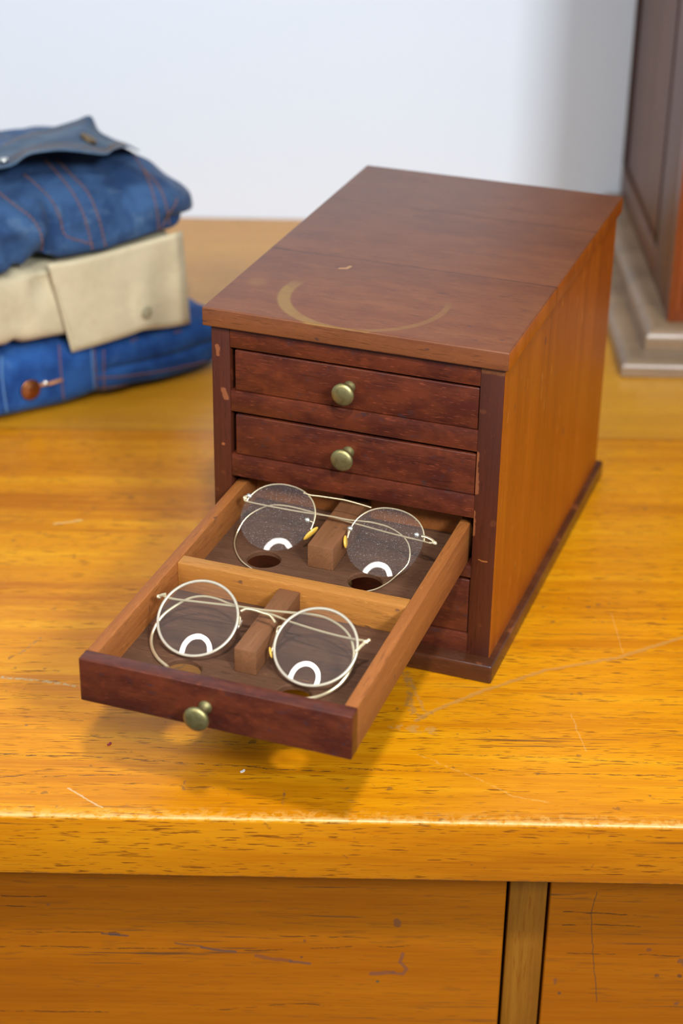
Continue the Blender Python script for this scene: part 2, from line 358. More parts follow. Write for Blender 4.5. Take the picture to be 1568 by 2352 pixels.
# ---- mahogany
def mat_mahog(name, *A_, mottle=0.0, **K_):
    return _mahog(name, *A_, mottle=mottle, **K_)
def _mahog(name, dark, mid, light, axis='x', rough=.38, seed=0.0, spec=.45, fleck=(.55, .17, .045), fl=.5, seams=(), seam_ax=1, ring=False, pore=.5, wear=None, contrast=1.0, band=24, scuff=0.0, mottle=0.0, ppk=.22):
    nb = NB(name); v = nb.coord(); X, Y, Z = nb.sep(v)
    col, hgt, d = wood_core(nb, v, axis, dark, mid, light, fibre=240, band=band, pore=pore, seed=seed, contrast=contrast, porecol=tuple(c * .3 for c in dark))
    if mottle:
        a_ = [55, 55, 55]; a_['xyz'.index(axis)] = 26
        mo = nb.rng(nb.noise(v, 1, 4, .65, mul=tuple(a_), off=(seed * 2, 5, 1)), .36, .64)
        col = nb.mix(mottle, col, nb.mix(mo, tuple(c * .55 for c in mid), tuple(c * q_ for c, q_ in zip(light, (1.15, 1.25, .9)))))
        bl = nb.math('MULTIPLY', nb.rng(nb.noise(v, 1, 3, .6, mul=(90, 90, 130), off=(seed, 9, 4)), .60, .72), mottle * .8)
        col = nb.mix(bl, col, (.035, .022, .026))
    # pale pores
    m = [1400, 1400, 1400]; m['xyz'.index(axis)] = 160
    pp = nb.rng(nb.noise(v, 1, 1, .5, mul=tuple(m), off=(seed + 3, 1, 2)), .66, .74)
    col = nb.mix(nb.math('MULTIPLY', pp, ppk), col, tuple(min(1, c * 1.9 + .01) for c in light))
    # rubbed orange flecks
    if fl:
        w = nb.math('MULTIPLY', spots(nb, v, 85, .66, .70, seed + 2, 1), fl)
        col = nb.mix(w, col, fleck)
    if scuff:
        m = [300, 300, 300]; m['xyz'.index(axis)] = 45
        s_ = nb.math('MULTIPLY', nb.rng(nb.noise(v, 1, 2, .5, mul=tuple(m), off=(seed + 8, 4, 2)), .70, .76), scuff)
        col = nb.mix(s_, col, (.62, .27, .06))
    # ink dark specks
    dk = nb.math('MULTIPLY', spots(nb, v, 1, .70, .76, seed + 6, 2, mul=(60, 150, 150) if axis == 'x' else (150, 150, 60)), .6)
    col = nb.mix(dk, col, (.03, .02, .025))
    for y in seams:
        q = (X, Y, Z)[seam_ax]
        wob = nb.math('MULTIPLY', nb.math('SUBTRACT', nb.noise(v, 30, 1, .5), .5), .0008)
        dd = nb.math('ABSOLUTE', nb.math('SUBTRACT', nb.math('ADD', q, wob), y))
        s_ = nb.math('SUBTRACT', 1.0, nb.rng(dd, .0002, .0009))
        col = nb.mix(nb.math('MULTIPLY', s_, .8), col, (.045, .015, .008))
        hgt = nb.math('SUBTRACT', hgt, s_)
    if ring:
        P = nb.comb(X, Y, 0.0)
        C = (.0955, .052, 0)
        rd = nb.math('ABSOLUTE', nb.math('SUBTRACT', nb.vmath('DISTANCE', P, C), .0575))
        wid = nb.rng(X, .045, .11, .0058, .0030)
        mm = nb.math('SUBTRACT', 1.0, nb.rng(nb.math('DIVIDE', rd, wid), .55, 1.0))
        fade = nb.math('SUBTRACT', 1.0, nb.rng(Y, .052, .072))
        st = nb.math('MULTIPLY', nb.rng(X, .05, .12, .70, .30), nb.rng(nb.noise(v, 60, 3), .2, .55, .6, 1.0))
        mm = nb.math('MULTIPLY', nb.math('MULTIPLY', nb.math('MULTIPLY', mm, fade), st), nb.rng(Z, ZT - .0016, ZT - .0008))
        col = nb.mix(mm, col, (.27, .155, .035))
        blot = nb.math('SUBTRACT', 1.0, nb.rng(nb.vmath('DISTANCE', P, (.012, .055, 0)), .004, .010))
        col = nb.mix(nb.math('MULTIPLY', blot, .30), col, (.27, .125, .03))
        mk = nb.math('SUBTRACT', 1.0, nb.rng(nb.polydist(P, [(.058, .1015), (.0625, .1035), (.0635, .108)]), .0008, .0018))
        col = nb.mix(nb.math('MULTIPLY', mk, .7), col, (.50, .26, .10))
    if wear:
        for pts, w, c, amt in wear:
            P = nb.comb(X, Z, 0.0)
            Pj = nb.vmath('MULTIPLY', nb.vmath('ADD', P, nb.vmath('SCALE', nb.vmath('SUBTRACT', nb.noise(v, 140, 2, .6, col=True), (.5, .5, .5)), scale=.004)), (1, 1, 0))
            mk = nb.math('SUBTRACT', 1.0, nb.rng(nb.polydist(Pj, pts), w * .6, w))
            col = nb.mix(nb.math('MULTIPLY', mk, amt), col, c)
    nb.bsdf(col, rough, 0, spec, bump=hgt, bstr=.22, bdist=.0005)
    return nb.m

def mat_metal(name, col, rough, blotch=0.0, bc=(.2, .2, .1), metal=1.0):
    nb = NB(name); v = nb.coord()
    c = nb.mix(nb.math('MULTIPLY', spots(nb, v, 260, .45, .65, 1), blotch), col, bc)
    r = nb.math('ADD', rough, nb.math('MULTIPLY', nb.noise(v, 300, 2), .08))
    nb.bsdf(c, r, metal, .5)
    return nb.m

def mat_lens(name, dust):
    nb = NB(name); v = nb.coord()
    fr = nb.n('ShaderNodeFresnel'); bf = nb.n('ShaderNodeNewGeometry').outputs['Backfacing']
    nb.put(fr.inputs[0], nb.math('ADD', 1.5, nb.math('MULTIPLY', bf, 1 / 1.5 - 1.5)))
    tr = nb.n('ShaderNodeBsdfTransparent'); tr.inputs[0].default_value = (.99, .99, .99, 1)
    gl = nb.n('ShaderNodeBsdfGlossy'); gl.inputs['Roughness'].default_value = .02
    mx = nb.n('ShaderNodeMixShader'); nb.put(mx.inputs[0], fr.outputs[0])
    nb.nt.links.new(tr.outputs[0], mx.inputs[1]); nb.nt.links.new(gl.outputs[0], mx.inputs[2])
    df = nb.n('ShaderNodeBsdfDiffuse'); df.inputs[0].default_value = (.9, .9, .92, 1)
    ds = nb.rng(nb.noise(v, 2400, 1, .5), .70, .76)
    fac = nb.math('ADD', .006, nb.math('MULTIPLY', ds, dust))
    m2 = nb.n('ShaderNodeMixShader'); nb.put(m2.inputs[0], fac)
    nb.nt.links.new(mx.outputs[0], m2.inputs[1]); nb.nt.links.new(df.outputs[0], m2.inputs[2])
    nb.nt.links.new(m2.outputs[0], nb.out.inputs[0])
    return nb.m

def mat_cloth(name, c1, c2, scale=30, weave=1400, fade=(.3, .35, .45), fad=.15, rough=.9, bstr=.3):
    nb = NB(name); v = nb.coord()
    a = nb.noise(v, scale, 4, .6, dist=.4)
    col = nb.mix(nb.rng(a, .35, .65), c1, c2)
    b = nb.rng(nb.noise(v, scale * 2.2, 3, .7, off=(4, 1, 2)), .55, .75)
    col = nb.mix(nb.math('MULTIPLY', b, fad), col, fade)
    w = nb.noise(v, weave, 1, .5)
    col = nb.mix(nb.math('MULTIPLY', nb.rng(w, .5, .7), .25), col, tuple(min(1, c * 1.8) for c in c2))
    nb.bsdf(col, rough, 0, .2, bump=nb.math('ADD', nb.math('MULTIPLY', a, .6), nb.math('MULTIPLY', w, .15)), bstr=bstr, bdist=.004, sheen=.12)
    return nb.m

def mat_plain(name, col, rough=.5, spec=.5, metal=0.0, sub=0.0):
    nb = NB(name); v = nb.coord()
    c = nb.mix(nb.math('MULTIPLY', nb.noise(v, 60, 3), .25), col, tuple(x * .7 for x in col))
    p = nb.bsdf(c, rough, metal, spec)
    return nb.m

GRAIN_LINES = [([(-.2327, .0648), (-.1789, .0654), (-.1142, .0604), (-.0443, .0546), (-.0008, .0520)], .95), ([(-.2272, .0414), (-.1957, .0414), (-.1417, .0459)], .8),
    ([(.002, .0570), (.0541, .0546), (.0944, .0529)], .85), ([(.0488, .0743), (.1044, .0739), (.1772, .0701), (.2259, .0676)], .7), ([(.089, .0586), (.1321, .0550), (.224, .0548)], .8),
    ([(-.1732, .0889), (-.1165, .0855), (-.0573, .0842)], .6), ([(-.2397, .1130), (-.2028, .1088), (-.1815, .1068)], .6), ([(.1093, .1511), (.1855, .1424), (.2371, .1430)], .5),
    ([(.0628, .1441), (.138, .1247), (.2312, .1196)], .55), ([(.1457, .2161), (.2468, .2073)], .45), ([(-.1405, .0354), (-.1062, .0349)], .7)]
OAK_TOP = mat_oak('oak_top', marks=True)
OAK_POST = mat_oak('oak_post', axis='z', dark=(.12, .042, .003), mid=(.19, .068, .004), light=(.28, .11, .010), seed=4)
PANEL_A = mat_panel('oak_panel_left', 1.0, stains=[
    ([(-.1711, -.1553), (-.1526, -.1573)], .0009, (.085, .05, .04), .8), ([(-.165, -.1555), (-.159, -.156)], .0016, (.085, .05, .04), .8),
    ([(-.1188, -.1633), (-.1000, -.1655)], .0009, (.13, .06, .03), .7), ([(-.1000, -.1665), (-.0870, -.1690), (-.0764, -.1697)], .0014, (.10, .055, .04), .8),
    ([(-.0609, -.1732), (-.050, -.1758), (-.037, -.1775)], .0019, (.15, .055, .03), .6), ([(-.037, -.1780), (-.0230, -.1796)], .0014, (.13, .06, .04), .75),
    ([(-.027, -.1583), (-.0272, -.159)], .0013, (.16, .055, .02), .7), ([(-.0294, -.1737), (-.0294, -.1740)], .0013, (.12, .045, .02), .8),
    ([(.0432, -.1695), (.0412, -.1768), (.0458, -.1828), (.0437, -.1882), (.036, -.1868)], .0017, (.17, .065, .035), .7), ([(.037, -.1862), (.0212, -.1883)], .0022, (.16, .062, .035), .7), ([(.0251, -.1952), (.0256, -.1953)], .0014, (.07, .07, .03), .8)],
    lines=[[(-.2432, -.1558), (-.203, -.1549), (-.1564, -.1540)], [(-.2442, -.1694), (-.213, -.1675), (-.1727, -.1690), (-.1043, -.1674)], [(-.0453, -.1548), (-.0008, -.1545), (.020, -.1550)], [(-.070, -.1690), (0.0, -.1640), (.0477, -.1622)], [(-.105, -.2240), (-.0898, -.2252), (-.040, -.2185), (-.0265, -.2175), (-.0075, -.2191)], [(-.25, -.2300), (-.17, -.2290)], [(-.25, -.1315), (-.21, -.1325)], [(-.24, -.1230), (-.20, -.1225)]])
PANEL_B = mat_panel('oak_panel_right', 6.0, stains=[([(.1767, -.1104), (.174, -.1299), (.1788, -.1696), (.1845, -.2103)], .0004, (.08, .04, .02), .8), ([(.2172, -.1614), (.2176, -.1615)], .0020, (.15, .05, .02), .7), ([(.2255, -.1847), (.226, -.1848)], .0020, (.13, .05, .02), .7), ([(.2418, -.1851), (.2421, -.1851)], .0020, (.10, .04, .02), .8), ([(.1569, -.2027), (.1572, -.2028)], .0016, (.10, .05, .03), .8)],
    lines=[[(.155, -.128), (.180, -.129), (.205, -.130)], [(.155, -.140), (.178, -.139), (.21, -.1405)], [(.16, -.1655), (.24, -.1665)]])
GROOVE = mat_plain('groove_dark', (.01, .008, .006), .7)
MTOP = mat_mahog('mahogany_top', (.115, .034, .013), (.155, .047, .018), (.20, .066, .024), 'x', .38, 1.0, seams=(.248, .1235), seam_ax=1, ring=True, fl=.0, pore=.55, spec=.38, mottle=.18)
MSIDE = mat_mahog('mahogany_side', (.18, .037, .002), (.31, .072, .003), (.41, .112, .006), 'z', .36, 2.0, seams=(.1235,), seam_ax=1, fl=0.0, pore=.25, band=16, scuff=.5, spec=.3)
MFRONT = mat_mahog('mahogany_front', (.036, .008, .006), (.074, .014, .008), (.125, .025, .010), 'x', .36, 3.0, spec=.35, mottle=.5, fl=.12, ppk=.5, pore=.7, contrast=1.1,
    fleck=(.26, .05, .012))
MSTILE = mat_mahog('mahogany_stile', (.045, .010, .0045), (.070, .0145, .006), (.10, .021, .008), 'z', .40, 4.0, fl=.06, pore=.4,
    wear=[([(.197, .2395), (.2098, .2395)], .006, (.22, .075, .02), .7), ([(.1945, .175), (.1955, .145)], .0022, (.27, .085, .03), .7), ([(.1945, .130), (.195, .112)], .0018, (.28, .09, .03), .7),
          ([(.0042, .224), (.0050, .218)], .0018, (.27, .085, .03), .7), ([(.0085, .1905), (.0105, .186)], .0026, (.27, .085, .03), .7), ([(.0075, .149), (.0078, .149)], .0015, (.33, .10, .03), .7), ([(.200, .0935), (.206, .0930)], .0007, (.36, .12, .03), .8)])
MBASE = mat_mahog('mahogany_base', (.045, .013, .005), (.085, .025, .009), (.14, .047, .017), 'x', .26, 5.0, fl=.3, pore=.4, fleck=(.34, .10, .03))
MBASEY = mat_mahog('mahogany_base_side', (.085, .022, .012), (.14, .038, .018), (.22, .068, .028), 'y', .30, 5.5, fl=.3, pore=.4, fleck=(.34, .10, .03))
INNER = mat_mahog('drawer_side_wood', (.20, .060, .013), (.30, .098, .022), (.40, .15, .036), 'y', .55, 6.0, fl=.0, pore=.35, spec=.3)
INNERX = mat_mahog('drawer_cross_wood', (.27, .098, .018), (.38, .150, .028), (.47, .21, .045), 'x', .55, 7.0, fl=.0, pore=.3, spec=.3)
BLOCK = mat_mahog('rest_block_wood', (.12, .050, .020), (.195, .080, .032), (.28, .125, .052), 'y', .6, 8.0, fl=.0, pore=.25, ppk=.05, spec=.3)
FLOORW = mat_mahog('drawer_floor_wood', (.050, .022, .011), (.095, .042, .021), (.150, .070, .038), 'x', .75, 9.0, fl=.0, pore=.4, spec=.2, scuff=.15)
BRASS = mat_metal('aged_brass', (.33, .29, .13), .42, .5, (.22, .18, .06), metal=.9)
GOLD = mat_metal('pale_gold_wire', (.88, .74, .47), .28, metal=.8)
CREAM = mat_metal('creamy_gold_rim', (.50, .44, .34), .38, metal=.45)
PAD = mat_plain('amber_nose_pad', (.72, .42, .06), .3, .6)
PADC = mat_metal('silver_nose_pad', (.86, .84, .78), .25)
LENS_A = mat_lens('clear_lens', .10)
LENS_B = mat_lens('dusty_lens', .55)
DENIM_T = mat_cloth('dark_denim', (.013, .036, .100), (.036, .085, .190), 24, fade=(.10, .16, .24), fad=.5)
DENIM_C = mat_cloth('worn_denim_flap', (.026, .056, .108), (.050, .098, .165), 30, fade=(.13, .18, .22), fad=.4)
DENIM_B = mat_cloth('bright_denim', (.006, .034, .150), (.020, .085, .28), 20, fade=(.06, .14, .32), fad=.4)
KHAKI = mat_cloth('khaki_cotton', (.45, .39, .255), (.52, .45, .30), 22, fade=(.40, .32, .20), fad=.35, bstr=.2)
THREAD = mat_plain('orange_thread', (.24, .11, .065), .8, .2)
THREADP = mat_plain('pale_thread', (.30, .34, .36), .8, .2)
COPPER = mat_metal('copper_button', (.36, .15, .06), .35, .4, (.16, .07, .03))
WALL = None

# ------------------------------------------------------------------ the setting
def wall_mat():
    nb = NB('white_painted_wall'); v = nb.coord()
    c = nb.mix(nb.noise(v, 3, 3), (.69, .76, .86), (.71, .78, .88))
    nb.bsdf(c, .6, 0, .3, bump=nb.noise(v, 120, 3), bstr=.03, bdist=.002)
    return nb.m
WALL = wall_mat()
tag(obj('wall_back', box((-2.6, 1.158, -.75), (2.6, 1.26, 1.95)), WALL, smooth=False), kind='structure')
def floor_mat():
    nb = NB('dark_floor'); v = nb.coord()
    col, h, d = wood_core(nb, v, 'x', (.06, .035, .02), (.10, .06, .035), (.15, .09, .05), seed=3)
    nb.bsdf(col, .5, 0, .4); return nb.m
tag(obj('floor', box((-2.6, -2.8, -.80), (2.6, 1.158, -.75)), floor_mat(), smooth=False), kind='structure')

# ------------------------------------------------------------------ the oak desk
desk = tag(empty('desk', (0, 0, -.75)), 'long honey-coloured oak counter desk with a scratched glossy top', 'desk')
def dpart(name, bm, m, sm=True):
    o = obj(name, bm, m, desk); o.location = (0, 0, .75)
    return shade_auto(o) if sm else o
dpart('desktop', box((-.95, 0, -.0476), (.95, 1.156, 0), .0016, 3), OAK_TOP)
PY = .068
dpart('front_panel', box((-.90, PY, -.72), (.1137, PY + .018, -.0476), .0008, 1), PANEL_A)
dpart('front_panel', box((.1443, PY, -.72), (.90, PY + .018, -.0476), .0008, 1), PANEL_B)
dpart('front_post', box((.1159, PY - .0012, -.75), (.1421, PY + .020, -.0476), .0010, 2), OAK_POST)
dpart('groove_backing', box((.110, PY + .0181, -.72), (.148, PY + .024, -.05)), GROOVE)
for x0, x1 in ((-.90, -.882), (.882, .90)):
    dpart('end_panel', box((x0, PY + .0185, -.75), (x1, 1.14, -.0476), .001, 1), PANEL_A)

# ------------------------------------------------------------------ little chips lying on the desk
def chip(name, xy, m, label, cat, L, a):
    bm = bmesh.new()
    pts = [(-.5, -.16), (-.2, -.30), (.25, -.22), (.52, .05), (.30, .28), (-.05, .12), (-.38, .20)]
    lo = []; hi = []
    for x, y in pts:
        c, s = math.cos(a), math.sin(a)
        X, Y = L * (x * c - y * s), L * (x * s + y * c)
        lo.append(bm.verts.new((X, Y, .0001))); hi.append(bm.verts.new((X * .9, Y * .9, .0007 + .0004 * x)))
    bm.faces.new(lo[::-1]); bm.faces.new(hi)
    for i in range(len(pts)):
        j = (i + 1) % len(pts); bm.faces.new((lo[i], lo[j], hi[j], hi[i]))
    tag(obj(name, bm, m, smooth=False, loc=(xy[0], xy[1], 0)), label, cat)
chip('red_flake', M_chips[0], mat_plain('red_flake', (.25, .012, .02), .4), 'tiny dark red flake lying on the desk in front of the open drawer', 'flake', .0042, .9)
chip('white_splinter', M_chips[1], mat_plain('white_flake', (.80, .78, .72), .6), 'tiny white splinter lying on the desk below the open drawer', 'splinter', .0042, .6)

# ------------------------------------------------------------------ the mahogany chest of small drawers
chest = tag(empty('tabletop_drawer_chest', (CH['x0'], CH['y0'], 0), CH['phi']),
            'small mahogany chest of flat drawers on the desk, third drawer pulled out', 'chest')
def cpart(name, bm, m, parent=None):
    return shade_auto(obj(name, bm, m, parent or chest))
tb_ = cpart('top_board', box((-.0051, -.0042, ZT - TT), (WB + .0046, .3412, ZT), .0013, 3), MTOP)
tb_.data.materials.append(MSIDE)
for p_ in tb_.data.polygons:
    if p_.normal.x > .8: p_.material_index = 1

cpart('side_panel', box((0, .0005, TB), (.0095, DB, ZT - TT)), MSIDE)
cpart('side_panel', box((WB - .0095, .0005, TB), (WB + .0018, DB, ZT - TT)), MSIDE)
cpart('back_panel', box((.0095, DB - .008, TB), (WB - .0095, DB, ZT - TT)), MFRONT)
cpart('stile', box((0, 0, TB), (.0137, .010, ZT - TT), .0005, 2), MSTILE)
cpart('stile', box((.1947, 0, TB), (WB + .0014, .010, ZT - TT), .0005, 2), MSTILE)
RX = (.0137, .1947)
for zl, zh in ((.2243, ZT - TT), (.1757, .1916), (.1246, .1418), (.0770, .0864), (TB, .0310)):
    cpart('rail', box((RX[0], .0004, zl), (RX[1], .030, zh), .0005, 2), MFRONT)
cpart('base_plate', box((-.0070, -.0115, 0), (WB + .0070, DB + .006, TB), .0016, 3), [MBASE])

def knob(u, v, z, parent):
    bm = bmesh.new()
    prof = [(0, 0), (.0044, 0), (.0044, .0012), (.0030, .0022), (.0026, .0060), (.0034, .0095), (.0066, .0116), (.0080, .0128), (.0082, .0140), (.0078, .0150), (.0058, .0160), (.0030, .0165), (0, .0167)]
    add_lathe(bm, prof, (u, v, z), (0, -1, 0), 36)
    return shade_auto(obj('knob', bm, BRASS, parent), 60)

def closed_drawer(zb, zt, kz):
    dz = .0009
    bm = bmesh.new()
    v0 = .0125
    add_box(bm, (DL + .001, v0, zb + .001), (DL + .009, .28, zt - .002))
    add_box(bm, (DL + WD - .009, v0, zb + .001), (DL + WD - .001, .28, zt - .002))
    add_box(bm, (DL + .009, .272, zb + .001), (DL + WD - .009, .28, zt - .002))
    add_box(bm, (DL + .009, v0, zb + .001), (DL + WD - .009, .272, zb + .006))
    d = cpart('drawer', bm, INNER)
    cpart('drawer_front', box((DL - .0004, .0012, zb), (DL + WD, .0125, zt), .0009, 3), MFRONT, d)
    knob(.102, .0012, kz, d)
closed_drawer(.1919, .2224, .2085)
closed_drawer(.1422, .1731, .1588)
closed_drawer(.0314, .0744, .0540)

# open drawer: the tray body is the drawer part, its pieces are sub-parts
z0, z1 = .0866, .1173
W8 = .0080
def skew(bm, k=.0115):
    # the pulled-out drawer sits a touch crooked in its opening
    for vv in bm.verts: vv.co.x += -k * (vv.co.y + EXT)
    return bm
VB = .0262
bm = bmesh.new()
add_box(bm, (DL, -EXT + .011, z0), (DL + W8, VB + .007, z1), .0006, 2)
add_box(bm, (DL + WD - W8, -EXT + .011, z0), (DL + WD, VB + .007, z1), .0006, 2)
add_box(bm, (DL + W8, VB, z0), (DL + WD - W8, VB + .007, z1 - .001), .0004, 2)
odr = cpart('drawer', skew(bm), INNER)
cpart('drawer_front', skew(box((DL - .0006, -EXT, z0), (DL + WD + .0004, -EXT + .011, z1), .0010, 3)), MFRONT, odr)
knob(.101, -EXT, .1020, odr)
FZ = .0955
def holed_floor():
    bm = bmesh.new()
    u0, u1 = DL + W8, DL + WD - W8; um = (u0 + u1) / 2
    vf0, vf1, vb1 = -EXT + .011, -.106, VB
    cells = [(u0, um, vf0, vf1, (.067, -.2060), .0122), (um, u1, vf0, vf1, (.1425, -.2080), .0118),
             (u0, um, vf1, vb1, (.0638, -.0570), .0118), (um, u1, vf1, vb1, (.1395, -.0605), .0118)]
    for a0, a1, b0, b1, c, r in cells:
        angs = sorted(set([2 * math.pi * k / 40 for k in range(40)] + [math.atan2(y - c[1], x - c[0]) % (2 * math.pi) for x in (a0, a1) for y in (b0, b1)]))
        rows = []
        for a in angs:
            dx, dy = math.cos(a), math.sin(a)
            ts = []
            if dx > 1e-9: ts.append((a1 - c[0]) / dx)
            if dx < -1e-9: ts.append((a0 - c[0]) / dx)
            if dy > 1e-9: ts.append((b1 - c[1]) / dy)
            if dy < -1e-9: ts.append((b0 - c[1]) / dy)
            t = min(ts)
            P = [(c[0] + dx * t, c[1] + dy * t, FZ), (c[0] + dx * (r + .0009), c[1] + dy * (r + .0009), FZ), (c[0] + dx * r, c[1] + dy * r, FZ - .0009),
                 (c[0] + dx * r, c[1] + dy * r, FZ - .0038), (c[0] + dx * t, c[1] + dy * t, FZ - .0038)]
            rows.append([bm.verts.new(p) for p in P])
        for i in range(len(rows)):
            A, B = rows[i], rows[(i + 1) % len(rows)]
            for k in range(4): bm.faces.new((A[k], B[k], B[k + 1], A[k + 1]))
    return bm
cpart('drawer_floor', skew(holed_floor()), FLOORW, odr)
cpart('divider', skew(box((DL + W8, -.1175, FZ), (DL + WD - W8, -.1065, z1 - .0004), .0007, 2)), INNERX, odr)
cpart('nose_rest_block', skew(box((.0985, -.1965, FZ), (.1135, -.1176, .1130), .0009, 2)), BLOCK, odr)
cpart('nose_rest_block', skew(box((.0955, -.0560, FZ), (.1145, VB, .1130), .0009, 2)), BLOCK, odr)

# ------------------------------------------------------------------ spectacles (in the chest's frame)
CM = Matrix.Translation((CH['x0'], CH['y0'], 0)) @ Matrix.Rotation(CH['phi'], 4, 'Z')
def outline_round(r, k): return [(r * math.cos(a), r * k * math.sin(a)) for a in [2 * math.pi * i / 72 for i in range(72)]]
def outline_p3():
    o = []
    for i in range(72):
        a = 2 * math.pi * i / 72; c, s = math.cos(a), math.sin(a); e = .92
        x = .0275 * math.copysign(abs(c) ** e, c); t = .0251 * math.copysign(abs(s) ** e, s)
        x *= 1 + .045 * (t / .0251) - .02
        o.append((x, t))
    return o
def lens_mesh(ol, R, th, rings=14):
    """meniscus lens in (x, t, w) plane coordinates, convex towards +w"""
    bm = bmesh.new()
    cap = lambda x, t: math.sqrt(R * R - x * x - t * t) - math.sqrt(R * R - .026 ** 2)
    lay = []
    for side in (1, 0):
        c = bm.verts.new((0, 0, cap(0, 0) - (0 if side else th)))
        rs = []
        for k in range(1, rings + 1):
            f = k / rings
            rs.append([bm.verts.new((x * f, t * f, cap(x * f, t * f) - (0 if side else th))) for x, t in ol])
        lay.append((c, rs))
    N = len(ol)
    for idx, (c, rs) in enumerate(lay):
        for i in range(N):
            j = (i + 1) % N
            f = (c, rs[0][i], rs[0][j]); bm.faces.new(f if idx == 0 else f[::-1])
            for A, B in zip(rs, rs[1:]):
                f = (A[i], B[i], B[j], A[j]); bm.faces.new(f if idx == 0 else f[::-1])
    A, B = lay[0][1][-1], lay[1][1][-1]
    for i in range(N):
        j = (i + 1) % N; bm.faces.new((A[i], B[i], B[j], A[j]))
    for e in bm.edges:
        if any(v in A for v in e.verts) and all((v in A) or (v in B) for v in e.verts): pass
    return bm
def plane_matrix(G, cx):
    a, t, n = Vector(G['a']), Vector(G['t']), Vector(G['n']); P = Vector(G['P0']) + a * cx
    return Matrix(((a.x, t.x, n.x, P.x), (a.y, t.y, n.y, P.y), (a.z, t.z, n.z, P.z), (0, 0, 0, 1)))
def xf(bm, M):
    bm.transform(M); return bm
def pad_mesh(p, q, n, w=.0021, th=.0010):
    """an oval pad from p to q"""
    p, q = Vector(p), Vector(q); bm = bmesh.new(); D = q - p; L = D.length / 2; C = (p + q) / 2
    D.normalize(); n = Vector(n); s = D.cross(n).normalized(); n2 = s.cross(D)
    bmesh.ops.create_uvsphere(bm, u_segments=20, v_segments=12, radius=1)
    for v in bm.verts: v.co = C + D * v.co.x * L + n2 * v.co.y * w + s * v.co.z * th
    return bm

def spectacles(name, label, G, ol, R, rim, lens_mat, data, wire, thin):
    g = tag(empty(name, (CH['x0'], CH['y0'], 0), CH['phi']), label, 'eyeglasses', 'wire spectacles laid in the open drawer')
    # put the empty at the thing's own base
    base = Vector((G['P0'][0], G['P0'][1], .0955))
    g.location = CM @ base
    off = Matrix.Translation(-base)
    def P(nm, bm, m, par=None, sharp=40):
        o = obj(nm, xf(bm, off), m, par or g)
        return shade_auto(o, sharp)
    a, t, n = Vector(G['a']), Vector(G['t']), Vector(G['n'])
    for sx in (-1, 1):
        M = plane_matrix(G, sx * G['sep'] / 2)
        o_ = [(x * sx, y) for x, y in ol]
        P('lens', xf(lens_mesh(ol, R, .0017), M), lens_mat)
        Rc = lambda x, y: math.sqrt(R * R - x * x - y * y) - math.sqrt(R * R - .026 ** 2)
        if rim == 'full':
            bm = bmesh.new(); k = 1.012
            add_tube(bm, [(x * k, y * k, Rc(x, y) - .0009) for x, y in ol], .00098, 10, closed=True, flat=.8)
            P('rim', xf(bm, M), CREAM)
        else:
            # rimless lens held by a wire following its upper edge from hinge to nose
            bm = bmesh.new(); pts = []
            i0, i1 = (6, 42) if sx < 0 else (-6, 30)
            for i in range(3, 38): 
                x, y = ol[i % 72]
                pts.append((x * 1.012 * (1 if sx > 0 else -1) * (1 if sx > 0 else 1), y * 1.012, Rc(x, y) - .0022))
            if sx < 0: pts = [( -p[0] * -1, p[1], p[2]) for p in pts]
            add_tube(bm, pts, .00055, 8)
            P('brow_wire', xf(bm, M), GOLD)
    for key in ('templeL', 'templeR'):
        pts = catmull(data[key], 6)
        bm = bmesh.new(); N_ = len(pts)
        r0 = wire
        def rad(u): 
            return r0 * (1.3 if u < .45 else (1.3 + .5 * min(1, (u - .45) / .3))) if not thin else r0 * (1.15 if u < .5 else .9)
        add_tube(bm, pts, rad, 8)
        tm = P('temple', bm, GOLD)
        # hinge barrel with its screw, at the start of the temple
        h = Vector(data[key][0]); hp = Vector(data['hL'] if key == 'templeL' else data['hR'][-1] if isinstance(data['hR'], list) else data['hR'])
        bm = bmesh.new(); ax = (h - hp).normalized() if (h - hp).length > 1e-4 else a
        sgn = -1 if key == 'templeL' else 1
        axv = n
        add_lathe(bm, [(0, -.0016), (.0012, -.0016), (.0014, -.0012), (.0014, .0010), (.0009, .0014), (.0009, .0020), (0, .0022)], hp - n * .0008, axv, 16)
        add_tube(bm, [hp, (h + hp) / 2, h], .0008, 8)
        P('hinge', bm, GOLD, tm)
    bm = bmesh.new(); add_tube(bm, catmull(data['bridge'], 6), .00095 if not thin else .0006, 10, up=n)
    P('bridge', bm, GOLD)
    return g, P, a, t, n

gA, PA, a, t, n = spectacles('eyeglasses', 'round gold wire-rimmed spectacles in the front compartment of the open drawer, nearest the drawer knob', GF,
    outline_round(GF['r'] * .985, GF['k']), .150, 'full', LENS_A,
    dict(templeL=F_templeL, templeR=F_templeR, bridge=F_bridge, hL=F_hL, hR=F_hR), .00062, False)
